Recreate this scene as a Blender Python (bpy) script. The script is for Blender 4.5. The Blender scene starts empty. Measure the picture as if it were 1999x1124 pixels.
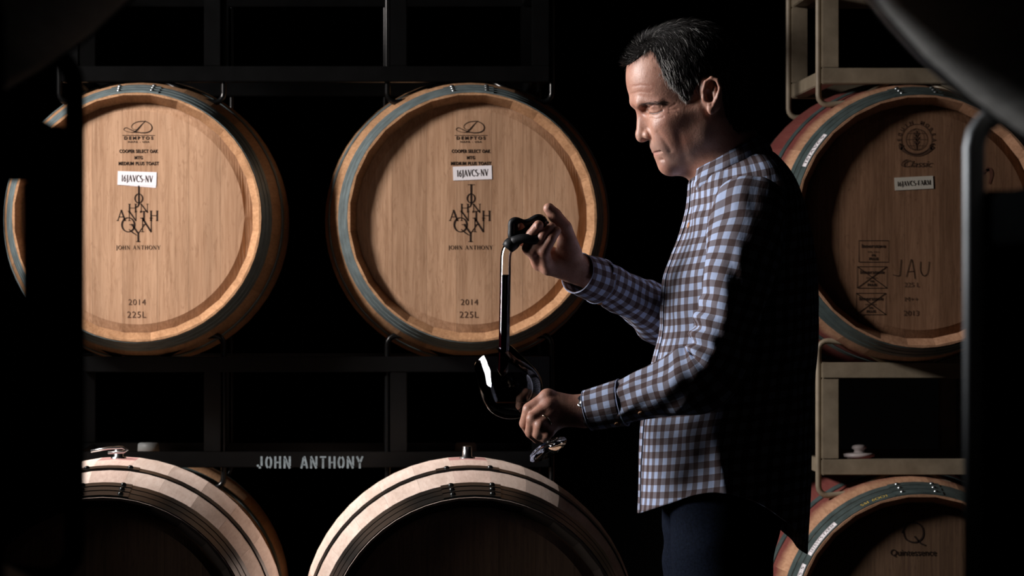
import bpy, bmesh, math, random
import numpy as np
from mathutils import Vector, Matrix, noise

random.seed(7)
RNG = np.random.default_rng(7)
SC = bpy.context.scene
COL = SC.collection

# ------------------------------------------------------------------ camera
FPX = 6900.0            # focal length in pixels of the 1999 px wide frame
VX, VY = 684.0, 600.0   # where the camera axis meets the picture (shifted lens)
CZ = 1.30               # camera height
cam_d = bpy.data.cameras.new('camera')
cam = bpy.data.objects.new('camera', cam_d)
COL.objects.link(cam)
cam.location = (0, 0, CZ)
cam.rotation_euler = (math.pi / 2, 0, 0)
cam_d.sensor_fit = 'HORIZONTAL'
cam_d.sensor_width = 36.0
cam_d.lens = FPX / 1999 * 36
cam_d.shift_x = (999.5 - VX) / 1999
cam_d.shift_y = (VY - 562.0) / 1999
cam_d.clip_start = 0.05
cam_d.clip_end = 60
cam_d.dof.use_dof = True
cam_d.dof.focus_distance = 6.15
cam_d.dof.aperture_fstop = 15.0
SC.camera = cam


def P(px, py, d):
    """the point seen at picture position (px, py) at distance d from the camera"""
    return Vector(((px - VX) / FPX * d, d, CZ - (py - VY) / FPX * d))


# ------------------------------------------------------------------ world, lights, exposure
world = bpy.data.worlds.new('cellar_world')
SC.world = world
world.use_nodes = True
world.node_tree.nodes['Background'].inputs[0].default_value = (0.5, 0.6, 0.7, 1)
world.node_tree.nodes['Background'].inputs[1].default_value = 0.0


def area_light(name, loc, target, size, size_y, power, color, spread):
    ld = bpy.data.lights.new(name, 'AREA')
    ld.shape = 'RECTANGLE'
    ld.size = size
    ld.size_y = size_y
    ld.energy = power
    ld.color = color
    ld.spread = math.radians(spread)
    o = bpy.data.objects.new(name, ld)
    COL.objects.link(o)
    o.location = loc
    dv = Vector(target) - Vector(loc)
    o.rotation_euler = dv.to_track_quat('-Z', 'Y').to_euler()
    return o


# the photographer's gridded softbox standing in the aisle, out of frame to the left
KEY = area_light('softbox', (-2.10, 6.32, 2.32), (0.55, 6.16, 1.70), 0.75, 2.00, 15.5, (1.0, 0.97, 0.97), 44)
# a second, harder head above the barrel row, aimed at the printed barrels
BARREL_LIGHT = area_light('barrel_light', (-1.95, 7.12, 2.50), (0.10, 7.95, 1.08), 0.36, 0.42, 31, (1.0, 0.92, 0.88), 84)
# added fill light, no real lamp: put in to brighten the nearest barrels
NEAR_BARREL_FILL = area_light('near_barrel_fill', (-1.35, 3.7, 1.75), (0.62, 2.0, 1.88), 0.2, 0.2, 3.6, (0.93, 0.97, 1.0), 31)

SC.view_settings.view_transform = 'Standard'
SC.view_settings.look = 'None'
SC.view_settings.exposure = 0.0
SC.view_settings.gamma = 1.0
SC.view_settings.use_curve_mapping = False
SC.cycles.use_denoising = True
SC.cycles.max_bounces = 10
SC.cycles.transmission_bounces = 10
SC.cycles.caustics_reflective = False
SC.cycles.caustics_refractive = False

# ------------------------------------------------------------------ materials
MATS = {}


def new_mat(name):
    m = bpy.data.materials.new(name)
    m.use_nodes = True
    nt = m.node_tree
    b = nt.nodes['Principled BSDF']
    MATS[name] = m
    return m, nt, b


def node(nt, typ, **kw):
    n = nt.nodes.new(typ)
    for k, v in kw.items():
        setattr(n, k, v)
    return n


def ramp(nt, stops, interp='LINEAR'):
    r = node(nt, 'ShaderNodeValToRGB')
    r.color_ramp.interpolation = interp
    el = r.color_ramp.elements
    while len(el) > len(stops):
        el.remove(el[-1])
    while len(el) < len(stops):
        el.new(0.5)
    for e, (p, c) in zip(el, stops):
        e.position = p
        e.color = (c[0], c[1], c[2], 1)
    return r


def mix(nt, a, b, fac, typ='MIX'):
    n = node(nt, 'ShaderNodeMix', data_type='RGBA', blend_type=typ)
    for sock, v in ((n.inputs[0], fac), (n.inputs[6], a), (n.inputs[7], b)):
        if hasattr(v, 'links'):
            nt.links.new(v, sock)
        elif isinstance(v, (int, float)):
            sock.default_value = v
        else:
            sock.default_value = (v[0], v[1], v[2], 1)
    return n.outputs[2]


def math_node(nt, op, a, b=None, c=None):
    n = node(nt, 'ShaderNodeMath', operation=op)
    for i, v in enumerate((a, b, c)):
        if v is None:
            continue
        if hasattr(v, 'links'):
            nt.links.new(v, n.inputs[i])
        else:
            n.inputs[i].default_value = v
    return n.outputs[0]


def tex(nt, scale, loc_scale, detail=4.0, rough=0.55, coord='Object', offset=None, dist=0.0):
    tc = node(nt, 'ShaderNodeTexCoord')
    mp = node(nt, 'ShaderNodeMapping')
    mp.inputs['Scale'].default_value = loc_scale
    nt.links.new(tc.outputs[coord], mp.inputs[0])
    if offset is not None:
        nt.links.new(offset, mp.inputs[1])
    t = node(nt, 'ShaderNodeTexNoise')
    t.inputs['Scale'].default_value = scale
    t.inputs['Detail'].default_value = detail
    t.inputs['Roughness'].default_value = rough
    t.inputs['Distortion'].default_value = dist
    nt.links.new(mp.outputs[0], t.inputs[0])
    return t.outputs[0]


def bump(nt, b, h, strength, dist):
    n = node(nt, 'ShaderNodeBump')
    n.inputs['Strength'].default_value = strength
    n.inputs['Distance'].default_value = dist
    nt.links.new(h, n.inputs['Height'])
    nt.links.new(n.outputs[0], b.inputs['Normal'])


def wood(name, c_lo, c_hi, c_dark, axis='Z', rough=0.55, var=0.25, stain=None, fig=0.5):
    """oak: fine grain along one local axis, ray flecks, a tint that differs from piece to piece"""
    m, nt, b = new_mat(name)
    oi = node(nt, 'ShaderNodeObjectInfo')
    off = node(nt, 'ShaderNodeCombineXYZ')
    o1 = math_node(nt, 'MULTIPLY', oi.outputs['Random'], 37.0)
    for i in range(3):
        nt.links.new(o1, off.inputs[i])
    st = {'Z': (60, 60, 2.2), 'Y': (60, 2.2, 60)}[axis]
    st2 = {'Z': (9, 9, 1.4), 'Y': (9, 1.4, 9)}[axis]
    st3 = {'Z': (38, 38, 11), 'Y': (38, 11, 38)}[axis]
    fine = tex(nt, 3.0, st, 5, 0.6, offset=off.outputs[0], dist=0.35)
    broad = tex(nt, 1.6, st2, 3, 0.5, offset=off.outputs[0], dist=0.6)
    fleck = tex(nt, 2.6, st3, 2, 0.5, offset=off.outputs[0], dist=1.6)
    st4 = {'Z': (30, 30, 3.4), 'Y': (30, 3.4, 30)}[axis]
    figure = tex(nt, 1.3, st4, 3, 0.55, offset=off.outputs[0], dist=2.0)
    r1 = ramp(nt, [(0.3, c_lo), (0.7, c_hi)])
    nt.links.new(fine, r1.inputs[0])
    r2 = ramp(nt, [(0.35, (0.72, 0.68, 0.64)), (0.65, (1.08, 1.06, 1.04))])
    nt.links.new(broad, r2.inputs[0])
    c = mix(nt, r1.outputs[0], r2.outputs[0], 0.75, 'MULTIPLY')
    r3 = ramp(nt, [(0.63, (0, 0, 0)), (0.72, (1, 1, 1))])
    nt.links.new(fleck, r3.inputs[0])
    f = math_node(nt, 'MULTIPLY', r3.outputs[0], 0.45)
    c = mix(nt, c, c_dark, f)
    r4 = ramp(nt, [(0.44, (1, 1, 1)), (0.485, (0.70, 0.66, 0.63)), (0.53, (1, 1, 1))])
    nt.links.new(figure, r4.inputs[0])
    c = mix(nt, c, r4.outputs[0], fig, 'MULTIPLY')
    tint = math_node(nt, 'MULTIPLY_ADD', oi.outputs['Random'], var, 1.0 - var * 0.6)
    cb = node(nt, 'ShaderNodeCombineColor')
    for i in range(3):
        nt.links.new(tint, cb.inputs[i])
    c = mix(nt, c, cb.outputs[0], 1.0, 'MULTIPLY')
    if stain is not None:      # (colour, centre along Y, half width): wine-stained belly
        tc = node(nt, 'ShaderNodeTexCoord')
        sp = node(nt, 'ShaderNodeSeparateXYZ')
        nt.links.new(tc.outputs['Object'], sp.inputs[0])
        dv = math_node(nt, 'ABSOLUTE', math_node(nt, 'SUBTRACT', sp.outputs[1], stain[1]))
        nz = math_node(nt, 'MULTIPLY_ADD', broad, 0.04, -0.02)
        dv = math_node(nt, 'ADD', dv, nz)
        fr = ramp(nt, [(stain[2] * 0.9, (1, 1, 1)), (stain[2] * 1.1, (0, 0, 0))])
        nt.links.new(dv, fr.inputs[0])
        f = math_node(nt, 'MULTIPLY', fr.outputs[0], 0.85)
        c = mix(nt, c, stain[0], f)
    nt.links.new(c, b.inputs['Base Color'])
    b.inputs['Roughness'].default_value = rough
    b.inputs['Specular IOR Level'].default_value = 0.25
    bump(nt, b, fine, 0.15, 0.001)
    return m


def plain(name, color, rough=0.5, metal=0.0, nscale=None, namp=0.2, spec=0.5, bstr=0.0, color2=None):
    m, nt, b = new_mat(name)
    b.inputs['Roughness'].default_value = rough
    b.inputs['Metallic'].default_value = metal
    b.inputs['Specular IOR Level'].default_value = spec
    if nscale:
        t = tex(nt, nscale, (1, 1, 1), 5, 0.6)
        c2 = color2 if color2 else tuple(x * (1 - namp) for x in color)
        r = ramp(nt, [(0.35, c2), (0.65, color)])
        nt.links.new(t, r.inputs[0])
        nt.links.new(r.outputs[0], b.inputs['Base Color'])
        if bstr:
            bump(nt, b, t, bstr, 0.002)
    else:
        b.inputs['Base Color'].default_value = (*color, 1)
    return m


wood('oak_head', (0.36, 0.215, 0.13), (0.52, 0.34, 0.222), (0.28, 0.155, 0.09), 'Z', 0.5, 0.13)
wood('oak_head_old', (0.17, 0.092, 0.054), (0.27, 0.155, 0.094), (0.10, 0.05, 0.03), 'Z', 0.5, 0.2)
wood('oak_stave', (0.34, 0.19, 0.10), (0.5, 0.30, 0.17), (0.2, 0.1, 0.05), 'Y', 0.5, 0.08)
wood('oak_stave_red', (0.36, 0.20, 0.12), (0.5, 0.30, 0.19), (0.2, 0.1, 0.05), 'Y', 0.55, 0.08,
     stain=((0.11, 0.012, 0.02), 0.475, 0.30))
wood('oak_stave_new', (0.76, 0.61, 0.53), (0.90, 0.77, 0.69), (0.6, 0.46, 0.37), 'Y', 0.6, 0.03, fig=0.12)
wood('oak_stave_new_stained', (0.72, 0.55, 0.48), (0.88, 0.72, 0.64), (0.5, 0.3, 0.27), 'Y', 0.6, 0.03,
     stain=((0.55, 0.27, 0.26), 0.475, 0.07), fig=0.12)
wood('oak_stave_weathered', (0.20, 0.19, 0.18), (0.30, 0.285, 0.27), (0.10, 0.1, 0.1), 'Y', 0.6, 0.1)
wood('oak_head_shaded', (0.10, 0.06, 0.04), (0.16, 0.10, 0.06), (0.05, 0.03, 0.02), 'Z', 0.6, 0.2)  # darker copy of the head oak: shade of unlit heads put into the colour
plain('hoop_galvanised', (0.20, 0.255, 0.265), 0.5, 0.55, 30, 0.35)
plain('hoop_dark', (0.012, 0.013, 0.0125), 0.36, 0.3, 25, 0.4)
plain('hoop_green', (0.10, 0.14, 0.14), 0.5, 0.5, 25, 0.4)
plain('rivet_steel', (0.32, 0.35, 0.36), 0.3, 0.9)
plain('rivet_dark', (0.05, 0.055, 0.055), 0.28, 0.9)
plain('rack_black', (0.003, 0.0032, 0.0034), 0.24, 0.0, 20, 0.3, spec=0.3)
plain('rack_black_near', (0.004, 0.0042, 0.0045), 0.9, 0.0, 20, 0.3, spec=0.0)
plain('rod_worn', (0.42, 0.42, 0.43), 0.5, 0.3, 12, 0.4)
plain('chime_shade', (0.022, 0.015, 0.011), 0.8, spec=0.15)
plain('rack_tan', (0.245, 0.205, 0.145), 0.5, 0.0, 14, 0.35, color2=(0.16, 0.13, 0.09))
plain('print_ink', (0.022, 0.014, 0.011), 0.8, spec=0.1)
plain('print_faded', (0.075, 0.042, 0.028), 0.8, spec=0.1)
plain('stencil_paint', (0.28, 0.34, 0.37), 0.8, nscale=90, namp=0.5)
plain('paper_white', (0.78, 0.76, 0.80), 0.8, nscale=40, namp=0.06)
plain('paper_old', (0.55, 0.52, 0.45), 0.8, nscale=40, namp=0.1)
plain('yellow_print', (0.5, 0.36, 0.06), 0.7)
plain('bung_white', (0.62, 0.57, 0.56), 0.45)
plain('steel_bright', (0.6, 0.62, 0.64), 0.22, 1.0)
plain('rubber_black', (0.008, 0.008, 0.009), 0.5, spec=0.3)
plain('concrete_floor', (0.045, 0.043, 0.042), 0.8, nscale=6, namp=0.4, bstr=0.2)
plain('cellar_wall', (0.012, 0.012, 0.012), 0.95, nscale=4, namp=0.4)
plain('stain_dark', (0.10, 0.035, 0.02), 0.7)
plain('gold_ring', (0.55, 0.45, 0.33), 0.2, 1.0)
plain('button_horn', (0.36, 0.17, 0.075), 0.35)
plain('jeans_denim', (0.006, 0.009, 0.018), 0.9, nscale=220, namp=0.5, bstr=0.1, spec=0.04)
plain('shoe_leather', (0.02, 0.014, 0.01), 0.4)
plain('belt_leather', (0.02, 0.012, 0.008), 0.4)
plain('watch_dial', (0.02, 0.02, 0.025), 0.15)
plain('hair_dark', (0.010, 0.0085, 0.0075), 0.85, nscale=160, namp=0.6, spec=0.1)

m, nt, b = new_mat('glass_clear')
b.inputs['Base Color'].default_value = (1, 1, 1, 1)
b.inputs['Transmission Weight'].default_value = 1.0
b.inputs['Roughness'].default_value = 0.0
b.inputs['IOR'].default_value = 1.47
# thin glass wall: clear body with a mirror-like skin
m, nt, b = new_mat('glass_thin')
nt.nodes.remove(b)
tr = node(nt, 'ShaderNodeBsdfTransparent')
tr.inputs[0].default_value = (0.96, 0.97, 0.97, 1)
gs = node(nt, 'ShaderNodeBsdfGlossy')
gs.inputs['Roughness'].default_value = 0.0
fr = node(nt, 'ShaderNodeFresnel')
fr.inputs[0].default_value = 1.45
mx = node(nt, 'ShaderNodeMixShader')
nt.links.new(fr.outputs[0], mx.inputs[0])
nt.links.new(tr.outputs[0], mx.inputs[1])
nt.links.new(gs.outputs[0], mx.inputs[2])
nt.links.new(mx.outputs[0], nt.nodes['Material Output'].inputs[0])
m, nt, b = new_mat('red_wine')
b.inputs['Base Color'].default_value = (0.012, 0.001, 0.002, 1)
b.inputs['Roughness'].default_value = 0.03
b.inputs['Specular IOR Level'].default_value = 0.35

# hair strands: each strand carries its own grey value
m, nt, b = new_mat('hair_strand')
at = node(nt, 'ShaderNodeAttribute', attribute_name='tone')
r = ramp(nt, [(0.0, (0.007, 0.006, 0.005)), (0.6, (0.022, 0.019, 0.017)), (1.0, (0.74, 0.71, 0.67))])
nt.links.new(at.outputs['Fac'], r.inputs[0])
nt.links.new(r.outputs[0], b.inputs['Base Color'])
b.inputs['Roughness'].default_value = 0.5
b.inputs['Specular IOR Level'].default_value = 0.3

# skin: ruddy, a little mottled, with a grey shaved-beard zone kept in a vertex attribute
m, nt, b = new_mat('skin')
t1 = tex(nt, 26, (1, 1, 1), 4, 0.6)
t2 = tex(nt, 420, (1, 1, 1), 3, 0.6)
t3 = tex(nt, 90, (1, 1, 1), 3, 0.6)
r1 = ramp(nt, [(0.32, (0.36, 0.165, 0.115)), (0.68, (0.50, 0.275, 0.20))])
nt.links.new(t1, r1.inputs[0])
r2 = ramp(nt, [(0.3, (0.78, 0.74, 0.72)), (0.6, (1.05, 1.05, 1.05))])
nt.links.new(t2, r2.inputs[0])
c = mix(nt, r1.outputs[0], r2.outputs[0], 0.6, 'MULTIPLY')
ab = node(nt, 'ShaderNodeAttribute', attribute_name='beard')
c = mix(nt, c, (0.20, 0.155, 0.135), math_node(nt, 'MULTIPLY', ab.outputs['Fac'], 0.45))
al = node(nt, 'ShaderNodeAttribute', attribute_name='lips')
c = mix(nt, c, (0.42, 0.17, 0.15), math_node(nt, 'MULTIPLY', al.outputs['Fac'], 0.4))
an = node(nt, 'ShaderNodeAttribute', attribute_name='brow')
c = mix(nt, c, (0.035, 0.026, 0.022), math_node(nt, 'MULTIPLY', an.outputs['Fac'], 0.45))
nt.links.new(c, b.inputs['Base Color'])
b.inputs['Roughness'].default_value = 0.46
b.inputs['Specular IOR Level'].default_value = 0.42
b.inputs['Subsurface Weight'].default_value = 0.12
b.inputs['Subsurface Radius'].default_value = (1.0, 0.35, 0.2)
b.inputs['Subsurface Scale'].default_value = 0.006
hsum = math_node(nt, 'ADD', math_node(nt, 'MULTIPLY', t2, 0.5), t3)
bump(nt, b, hsum, 0.35, 0.0016)


def gingham(name, period=0.0222, bstr=0.25):
    m, nt, b = new_mat(name)
    uv = node(nt, 'ShaderNodeUVMap', uv_map='UVMap')
    sp = node(nt, 'ShaderNodeSeparateXYZ')
    nt.links.new(uv.outputs[0], sp.inputs[0])
    ss = []
    for i in (0, 1):
        s = math_node(nt, 'FRACT', math_node(nt, 'DIVIDE', sp.outputs[i], period))
        e = math_node(nt, 'ABSOLUTE', math_node(nt, 'SUBTRACT', s, 0.5))
        rr = ramp(nt, [(0.235, (1, 1, 1)), (0.262, (0, 0, 0))])
        nt.links.new(e, rr.inputs[0])
        ss.append(rr.outputs[0])
    tot = math_node(nt, 'MULTIPLY', math_node(nt, 'ADD', ss[0], ss[1]), 0.5)
    blue = (0.33, 0.40, 0.58)
    mid = (0.130, 0.115, 0.137)
    brown = (0.042, 0.019, 0.017)
    cr = ramp(nt, [(0.0, blue), (0.5, mid), (1.0, brown)])
    nt.links.new(tot, cr.inputs[0])
    # woven threads
    wv = node(nt, 'ShaderNodeTexWave', wave_type='BANDS', bands_direction='DIAGONAL')
    wv.inputs['Scale'].default_value = 520
    nt.links.new(uv.outputs[0], wv.inputs[0])
    c = mix(nt, cr.outputs[0], (0.75, 0.75, 0.78), math_node(nt, 'MULTIPLY', wv.outputs[1], 0.06))
    nt.links.new(c, b.inputs['Base Color'])
    b.inputs['Roughness'].default_value = 0.85
    b.inputs['Specular IOR Level'].default_value = 0.15
    mp = node(nt, 'ShaderNodeMapping')
    mp.inputs['Scale'].default_value = (16, 5, 1)
    nt.links.new(uv.outputs[0], mp.inputs[0])
    t = node(nt, 'ShaderNodeTexNoise')
    t.inputs['Scale'].default_value = 2.2
    t.inputs['Detail'].default_value = 4
    nt.links.new(mp.outputs[0], t.inputs[0])
    bump(nt, b, t.outputs[0], bstr, 0.012)
    return m


gingham('gingham')
plain('shirt_seam', (0.36, 0.41, 0.58), 0.85, nscale=300, namp=0.4)

# ------------------------------------------------------------------ mesh helpers


def link(name, me, mat, parent=None, loc=None, smooth=False):
    o = bpy.data.objects.new(name, me)
    COL.objects.link(o)
    if mat is not None and len(me.materials) == 0:
        me.materials.append(MATS[mat])
    if parent is not None:
        o.parent = parent
    if loc is not None:
        o.location = loc
    if smooth:
        me.polygons.foreach_set('use_smooth', [True] * len(me.polygons))
    return o


def mesh(name, verts, faces):
    me = bpy.data.meshes.new(name)
    me.from_pydata([tuple(v) for v in verts], [], [tuple(f) for f in faces])
    me.update()
    return me


def from_bm(name, bm, smooth=False):
    bmesh.ops.recalc_face_normals(bm, faces=bm.faces)
    me = bpy.data.meshes.new(name)
    bm.to_mesh(me)
    bm.free()
    if smooth:
        me.polygons.foreach_set('use_smooth', [True] * len(me.polygons))
    return me


def empty(name, loc, label=None, cat=None, group=None):
    o = bpy.data.objects.new(name, None)
    COL.objects.link(o)
    o.location = loc
    o.empty_display_size = 0.1
    if label:
        o['label'] = label
        o['category'] = cat
    if group:
        o['group'] = group
    return o


def box_mesh(name, x0, x1, y0, y1, z0, z1, bev=0.0):
    bm = bmesh.new()
    v = [bm.verts.new((x, y, z)) for x in (x0, x1) for y in (y0, y1) for z in (z0, z1)]
    for f in ((0, 1, 3, 2), (4, 6, 7, 5), (0, 4, 5, 1), (2, 3, 7, 6), (0, 2, 6, 4), (1, 5, 7, 3)):
        bm.faces.new([v[i] for i in f])
    if bev:
        bmesh.ops.bevel(bm, geom=list(bm.edges), offset=bev, segments=2, affect='EDGES')
    return from_bm(name, bm)


def tube_mesh(name, pts, rad, seg=10, closed=False, cap=True, flat=1.0):
    """a rod along a polyline; rad is a number or one radius per point"""
    pts = [Vector(p) for p in pts]
    n = len(pts)
    rads = [rad] * n if isinstance(rad, (int, float)) else list(rad)
    tans = []
    for i in range(n):
        a = pts[i - 1] if (i > 0 or closed) else pts[i]
        c = pts[(i + 1) % n] if (i < n - 1 or closed) else pts[i]
        tans.append((c - a).normalized())
    up = Vector((0, 1, 0)) if abs(tans[0].y) < 0.9 else Vector((1, 0, 0))
    nrm = (up - tans[0] * up.dot(tans[0])).normalized()
    vs, fs = [], []
    for i in range(n):
        t = tans[i]
        nrm = (nrm - t * nrm.dot(t)).normalized()
        bi = t.cross(nrm)
        for k in range(seg):
            a = 2 * math.pi * k / seg
            vs.append(pts[i] + (nrm * math.cos(a) * flat + bi * math.sin(a)) * rads[i])
    rng = n if closed else n - 1
    for i in range(rng):
        j = (i + 1) % n
        for k in range(seg):
            l = (k + 1) % seg
            fs.append((i * seg + k, i * seg + l, j * seg + l, j * seg + k))
    if cap and not closed:
        fs.append(tuple(range(seg - 1, -1, -1)))
        fs.append(tuple((n - 1) * seg + k for k in range(seg)))
    me = mesh(name, vs, fs)
    me.polygons.foreach_set('use_smooth', [True] * len(me.polygons))
    return me


def lathe_mesh(name, prof, seg=48, axis='Y', closed=False, a0=0.0, a1=2 * math.pi):
    """revolve (t, r) pairs about the local axis"""
    vs, fs = [], []
    full = abs(a1 - a0 - 2 * math.pi) < 1e-6
    ns = seg if full else seg + 1
    for (t, r) in prof:
        for k in range(ns):
            a = a0 + (a1 - a0) * k / seg
            x, z = r * math.sin(a), r * math.cos(a)
            vs.append((x, t, z) if axis == 'Y' else (x, z, t))
    n = len(prof)
    for i in range(n if closed else n - 1):
        j = (i + 1) % n
        for k in range(seg):
            l = (k + 1) % ns
            fs.append((i * ns + k, i * ns + l, j * ns + l, j * ns + k))
    bm = bmesh.new()
    bv = [bm.verts.new(v) for v in vs]
    for f in fs:
        try:
            bm.faces.new([bv[i] for i in f])
        except ValueError:
            pass
    bmesh.ops.remove_doubles(bm, verts=bm.verts, dist=1e-6)
    return from_bm(name, bm, smooth=True)


def smooth_by_angle(me, ang=0.6):
    me.polygons.foreach_set('use_smooth', [True] * len(me.polygons))
    bm = bmesh.new()
    bm.from_mesh(me)
    for e in bm.edges:
        if len(e.link_faces) == 2:
            e.smooth = e.calc_face_angle(0) < ang
    bm.to_mesh(me)
    bm.free()


def ribbon(strokes):
    """flat strokes in the x-z plane facing -y; each stroke: (points, width or widths)"""
    vs, fs = [], []
    for pts, w in strokes:
        pts = [Vector((p[0], 0, p[1])) for p in pts]
        n = len(pts)
        ws = [w] * n if isinstance(w, (int, float)) else list(w)
        base = len(vs)
        for i in range(n):
            t = (pts[min(i + 1, n - 1)] - pts[max(i - 1, 0)]).normalized()
            nn = Vector((-t.z, 0, t.x))
            vs.append(pts[i] + nn * ws[i] / 2)
            vs.append(pts[i] - nn * ws[i] / 2)
        for i in range(n - 1):
            fs.append((base + 2 * i, base + 2 * i + 1, base + 2 * i + 3, base + 2 * i + 2))
    return vs, fs


def arc(cx, cz, rx, rz, a0, a1, n=14):
    return [(cx + rx * math.cos(math.radians(a0 + (a1 - a0) * i / n)),
             cz + rz * math.sin(math.radians(a0 + (a1 - a0) * i / n))) for i in range(n + 1)]


# a small Roman alphabet: cap height 1; T thick stem, t hairline; serifs as short hairlines
TK, TN = 0.15, 0.065


def ser(x, z, w=0.22):
    return ([(x - w / 2, z), (x + w / 2, z)], 0.05)


def glyph(ch):
    K, N = TK, TN
    if ch == 'J':
        return 0.42, [([(0.26, 1), (0.26, 0.0), (0.22, -0.14), (0.08, -0.22)], [K, K, K * 0.7, N]), ser(0.26, 0.975, 0.3)]
    if ch == 'O':
        return 0.92, [(arc(0.46, 0.5, 0.40, 0.47, 90, 270), [N + (K - N) * math.sin(math.pi * i / 14) for i in range(15)]),
                      (arc(0.46, 0.5, 0.40, 0.47, -90, 90), [N + (K - N) * math.sin(math.pi * i / 14) for i in range(15)])]
    if ch == 'Q':
        w, s = glyph('O')
        return w, s + [([(0.5, 0.2), (0.75, -0.02), (1.0, -0.2)], [N, K * 0.8, N])]
    if ch == 'H':
        return 0.86, [([(0.16, 0), (0.16, 1)], K), ([(0.70, 0), (0.70, 1)], K), ([(0.16, 0.52), (0.70, 0.52)], N),
                      ser(0.16, 0.975), ser(0.16, 0.025), ser(0.70, 0.975), ser(0.70, 0.025)]
    if ch == 'N':
        return 0.88, [([(0.16, 0), (0.16, 1)], N), ([(0.72, 0), (0.72, 1)], N), ([(0.14, 1), (0.72, 0)], K),
                      ser(0.12, 0.975), ser(0.16, 0.025), ser(0.72, 0.975)]
    if ch == 'A':
        return 0.84, [([(0.08, 0), (0.40, 1)], N), ([(0.38, 1), (0.74, 0)], K), ([(0.2, 0.36), (0.6, 0.36)], N),
                      ser(0.08, 0.025), ser(0.74, 0.025)]
    if ch == 'T':
        return 0.74, [([(0.37, 0), (0.37, 1)], K), ([(0.05, 0.97), (0.69, 0.97)], N), ser(0.37, 0.025),
                      ([(0.06, 0.98), (0.06, 0.82)], 0.05), ([(0.68, 0.98), (0.68, 0.82)], 0.05)]
    if ch == 'Y':
        return 0.80, [([(0.08, 1), (0.40, 0.48), (0.40, 0)], K), ([(0.72, 1), (0.40, 0.48)], N), ser(0.08, 0.975),
                      ser(0.72, 0.975), ser(0.40, 0.025)]
    if ch == 'V':
        return 0.80, [([(0.08, 1), (0.42, 0)], K), ([(0.40, 0), (0.72, 1)], N), ser(0.08, 0.975), ser(0.72, 0.975)]
    if ch == 'C':
        return 0.78, [(arc(0.46, 0.5, 0.40, 0.48, 45, 315, 18), [N + (K - N) * math.sin(math.pi * i / 18) for i in range(19)]),
                      ([(0.74, 0.95), (0.74, 0.7)], 0.05)]
    if ch == 'S':
        return 0.58, [(arc(0.28, 0.74, 0.2, 0.23, 40, 250, 12) + arc(0.28, 0.26, 0.22, 0.25, 80, -150, 12),
                       [N + (K - N) * math.sin(math.pi * i / 25) for i in range(26)])]
    if ch == 'F':
        return 0.62, [([(0.16, 0), (0.16, 1)], K), ([(0.16, 0.97), (0.56, 0.97)], N), ([(0.16, 0.52), (0.44, 0.52)], N),
                      ser(0.16, 0.025), ([(0.56, 0.98), (0.56, 0.8)], 0.05)]
    if ch == 'R':
        return 0.76, [([(0.16, 0), (0.16, 1)], K), ([(0.16, 0.97)] + arc(0.34, 0.75, 0.2, 0.22, 90, -90, 8) + [(0.16, 0.53)], K * 0.7),
                      ([(0.34, 0.53), (0.7, 0.0)], K), ser(0.16, 0.025)]
    if ch == 'M':
        return 1.0, [([(0.14, 0), (0.16, 1)], N), ([(0.84, 0), (0.82, 1)], K), ([(0.16, 1), (0.48, 0.06)], K),
                     ([(0.48, 0.06), (0.82, 1)], N), ser(0.14, 0.025), ser(0.84, 0.025)]
    if ch == '1':
        return 0.46, [([(0.24, 0), (0.24, 1), (0.10, 0.86)], [K, K * 0.8, N]), ser(0.24, 0.025, 0.26)]
    if ch == '6':
        return 0.56, [([(0.44, 0.98), (0.2, 0.72), (0.09, 0.4)], [N, K * 0.8, K]), (arc(0.28, 0.3, 0.2, 0.28, 0, 360, 18), K * 0.75)]
    if ch == '2':
        return 0.56, [(arc(0.27, 0.74, 0.19, 0.22, 165, -25, 10) + [(0.08, 0.05)], N * 1.3), ([(0.07, 0.04), (0.5, 0.04)], K * 0.8)]
    if ch == '-':
        return 0.40, [([(0.06, 0.36), (0.34, 0.36)], 0.1)]
    return 0.4, []


def roman(text, height, spacing=0.08):
    """strokes for a line of Roman capitals, centred on x"""
    out, x = [], 0.0
    for ch in text:
        w, st = glyph(ch)
        for pts, wd in st:
            ww = wd * height if isinstance(wd, (int, float)) else [q * height for q in wd]
            out.append(([((x + p[0]) * height, p[1] * height) for p in pts], ww))
        x += w + spacing
    x -= spacing
    return [([(p[0] - x * height / 2, p[1]) for p in pts], wd) for pts, wd in out], x * height


def shift(strokes, dx, dz, sx=1.0, rot=0.0):
    c, s = math.cos(rot), math.sin(rot)
    return [([(dx + c * p[0] * sx - s * p[1], dz + s * p[0] * sx + c * p[1]) for p in pts], w) for pts, w in strokes]


def font_mesh(name, text, height, width=None, spacing=1.0, bold=0.0, shear=0.0):
    """built-in sans lettering as a flat mesh in the x-z plane, centred on x, base line at z=0"""
    cu = bpy.data.curves.new('lettering_curve', 'FONT')
    cu.body = text
    cu.align_x = 'CENTER'
    cu.size = height / 0.73
    cu.space_character = spacing
    cu.offset = bold
    cu.shear = shear
    cu.resolution_u = 3
    ob = bpy.data.objects.new('lettering_tmp', cu)
    COL.objects.link(ob)
    dg = bpy.context.evaluated_depsgraph_get()
    me = bpy.data.meshes.new_from_object(ob.evaluated_get(dg))
    bpy.data.objects.remove(ob)
    bpy.data.curves.remove(cu)
    me.name = name
    n = len(me.vertices)
    co = np.zeros(n * 3, dtype=np.float32)
    me.vertices.foreach_get('co', co)
    co = co.reshape(-1, 3)
    if width and n:
        w = co[:, 0].max() - co[:, 0].min()
        co[:, 0] *= width / w
    co = np.stack([co[:, 0], np.zeros(n, dtype=np.float32), co[:, 1]], 1)
    me.vertices.foreach_set('co', co.ravel())
    me.update()
    return me


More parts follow.
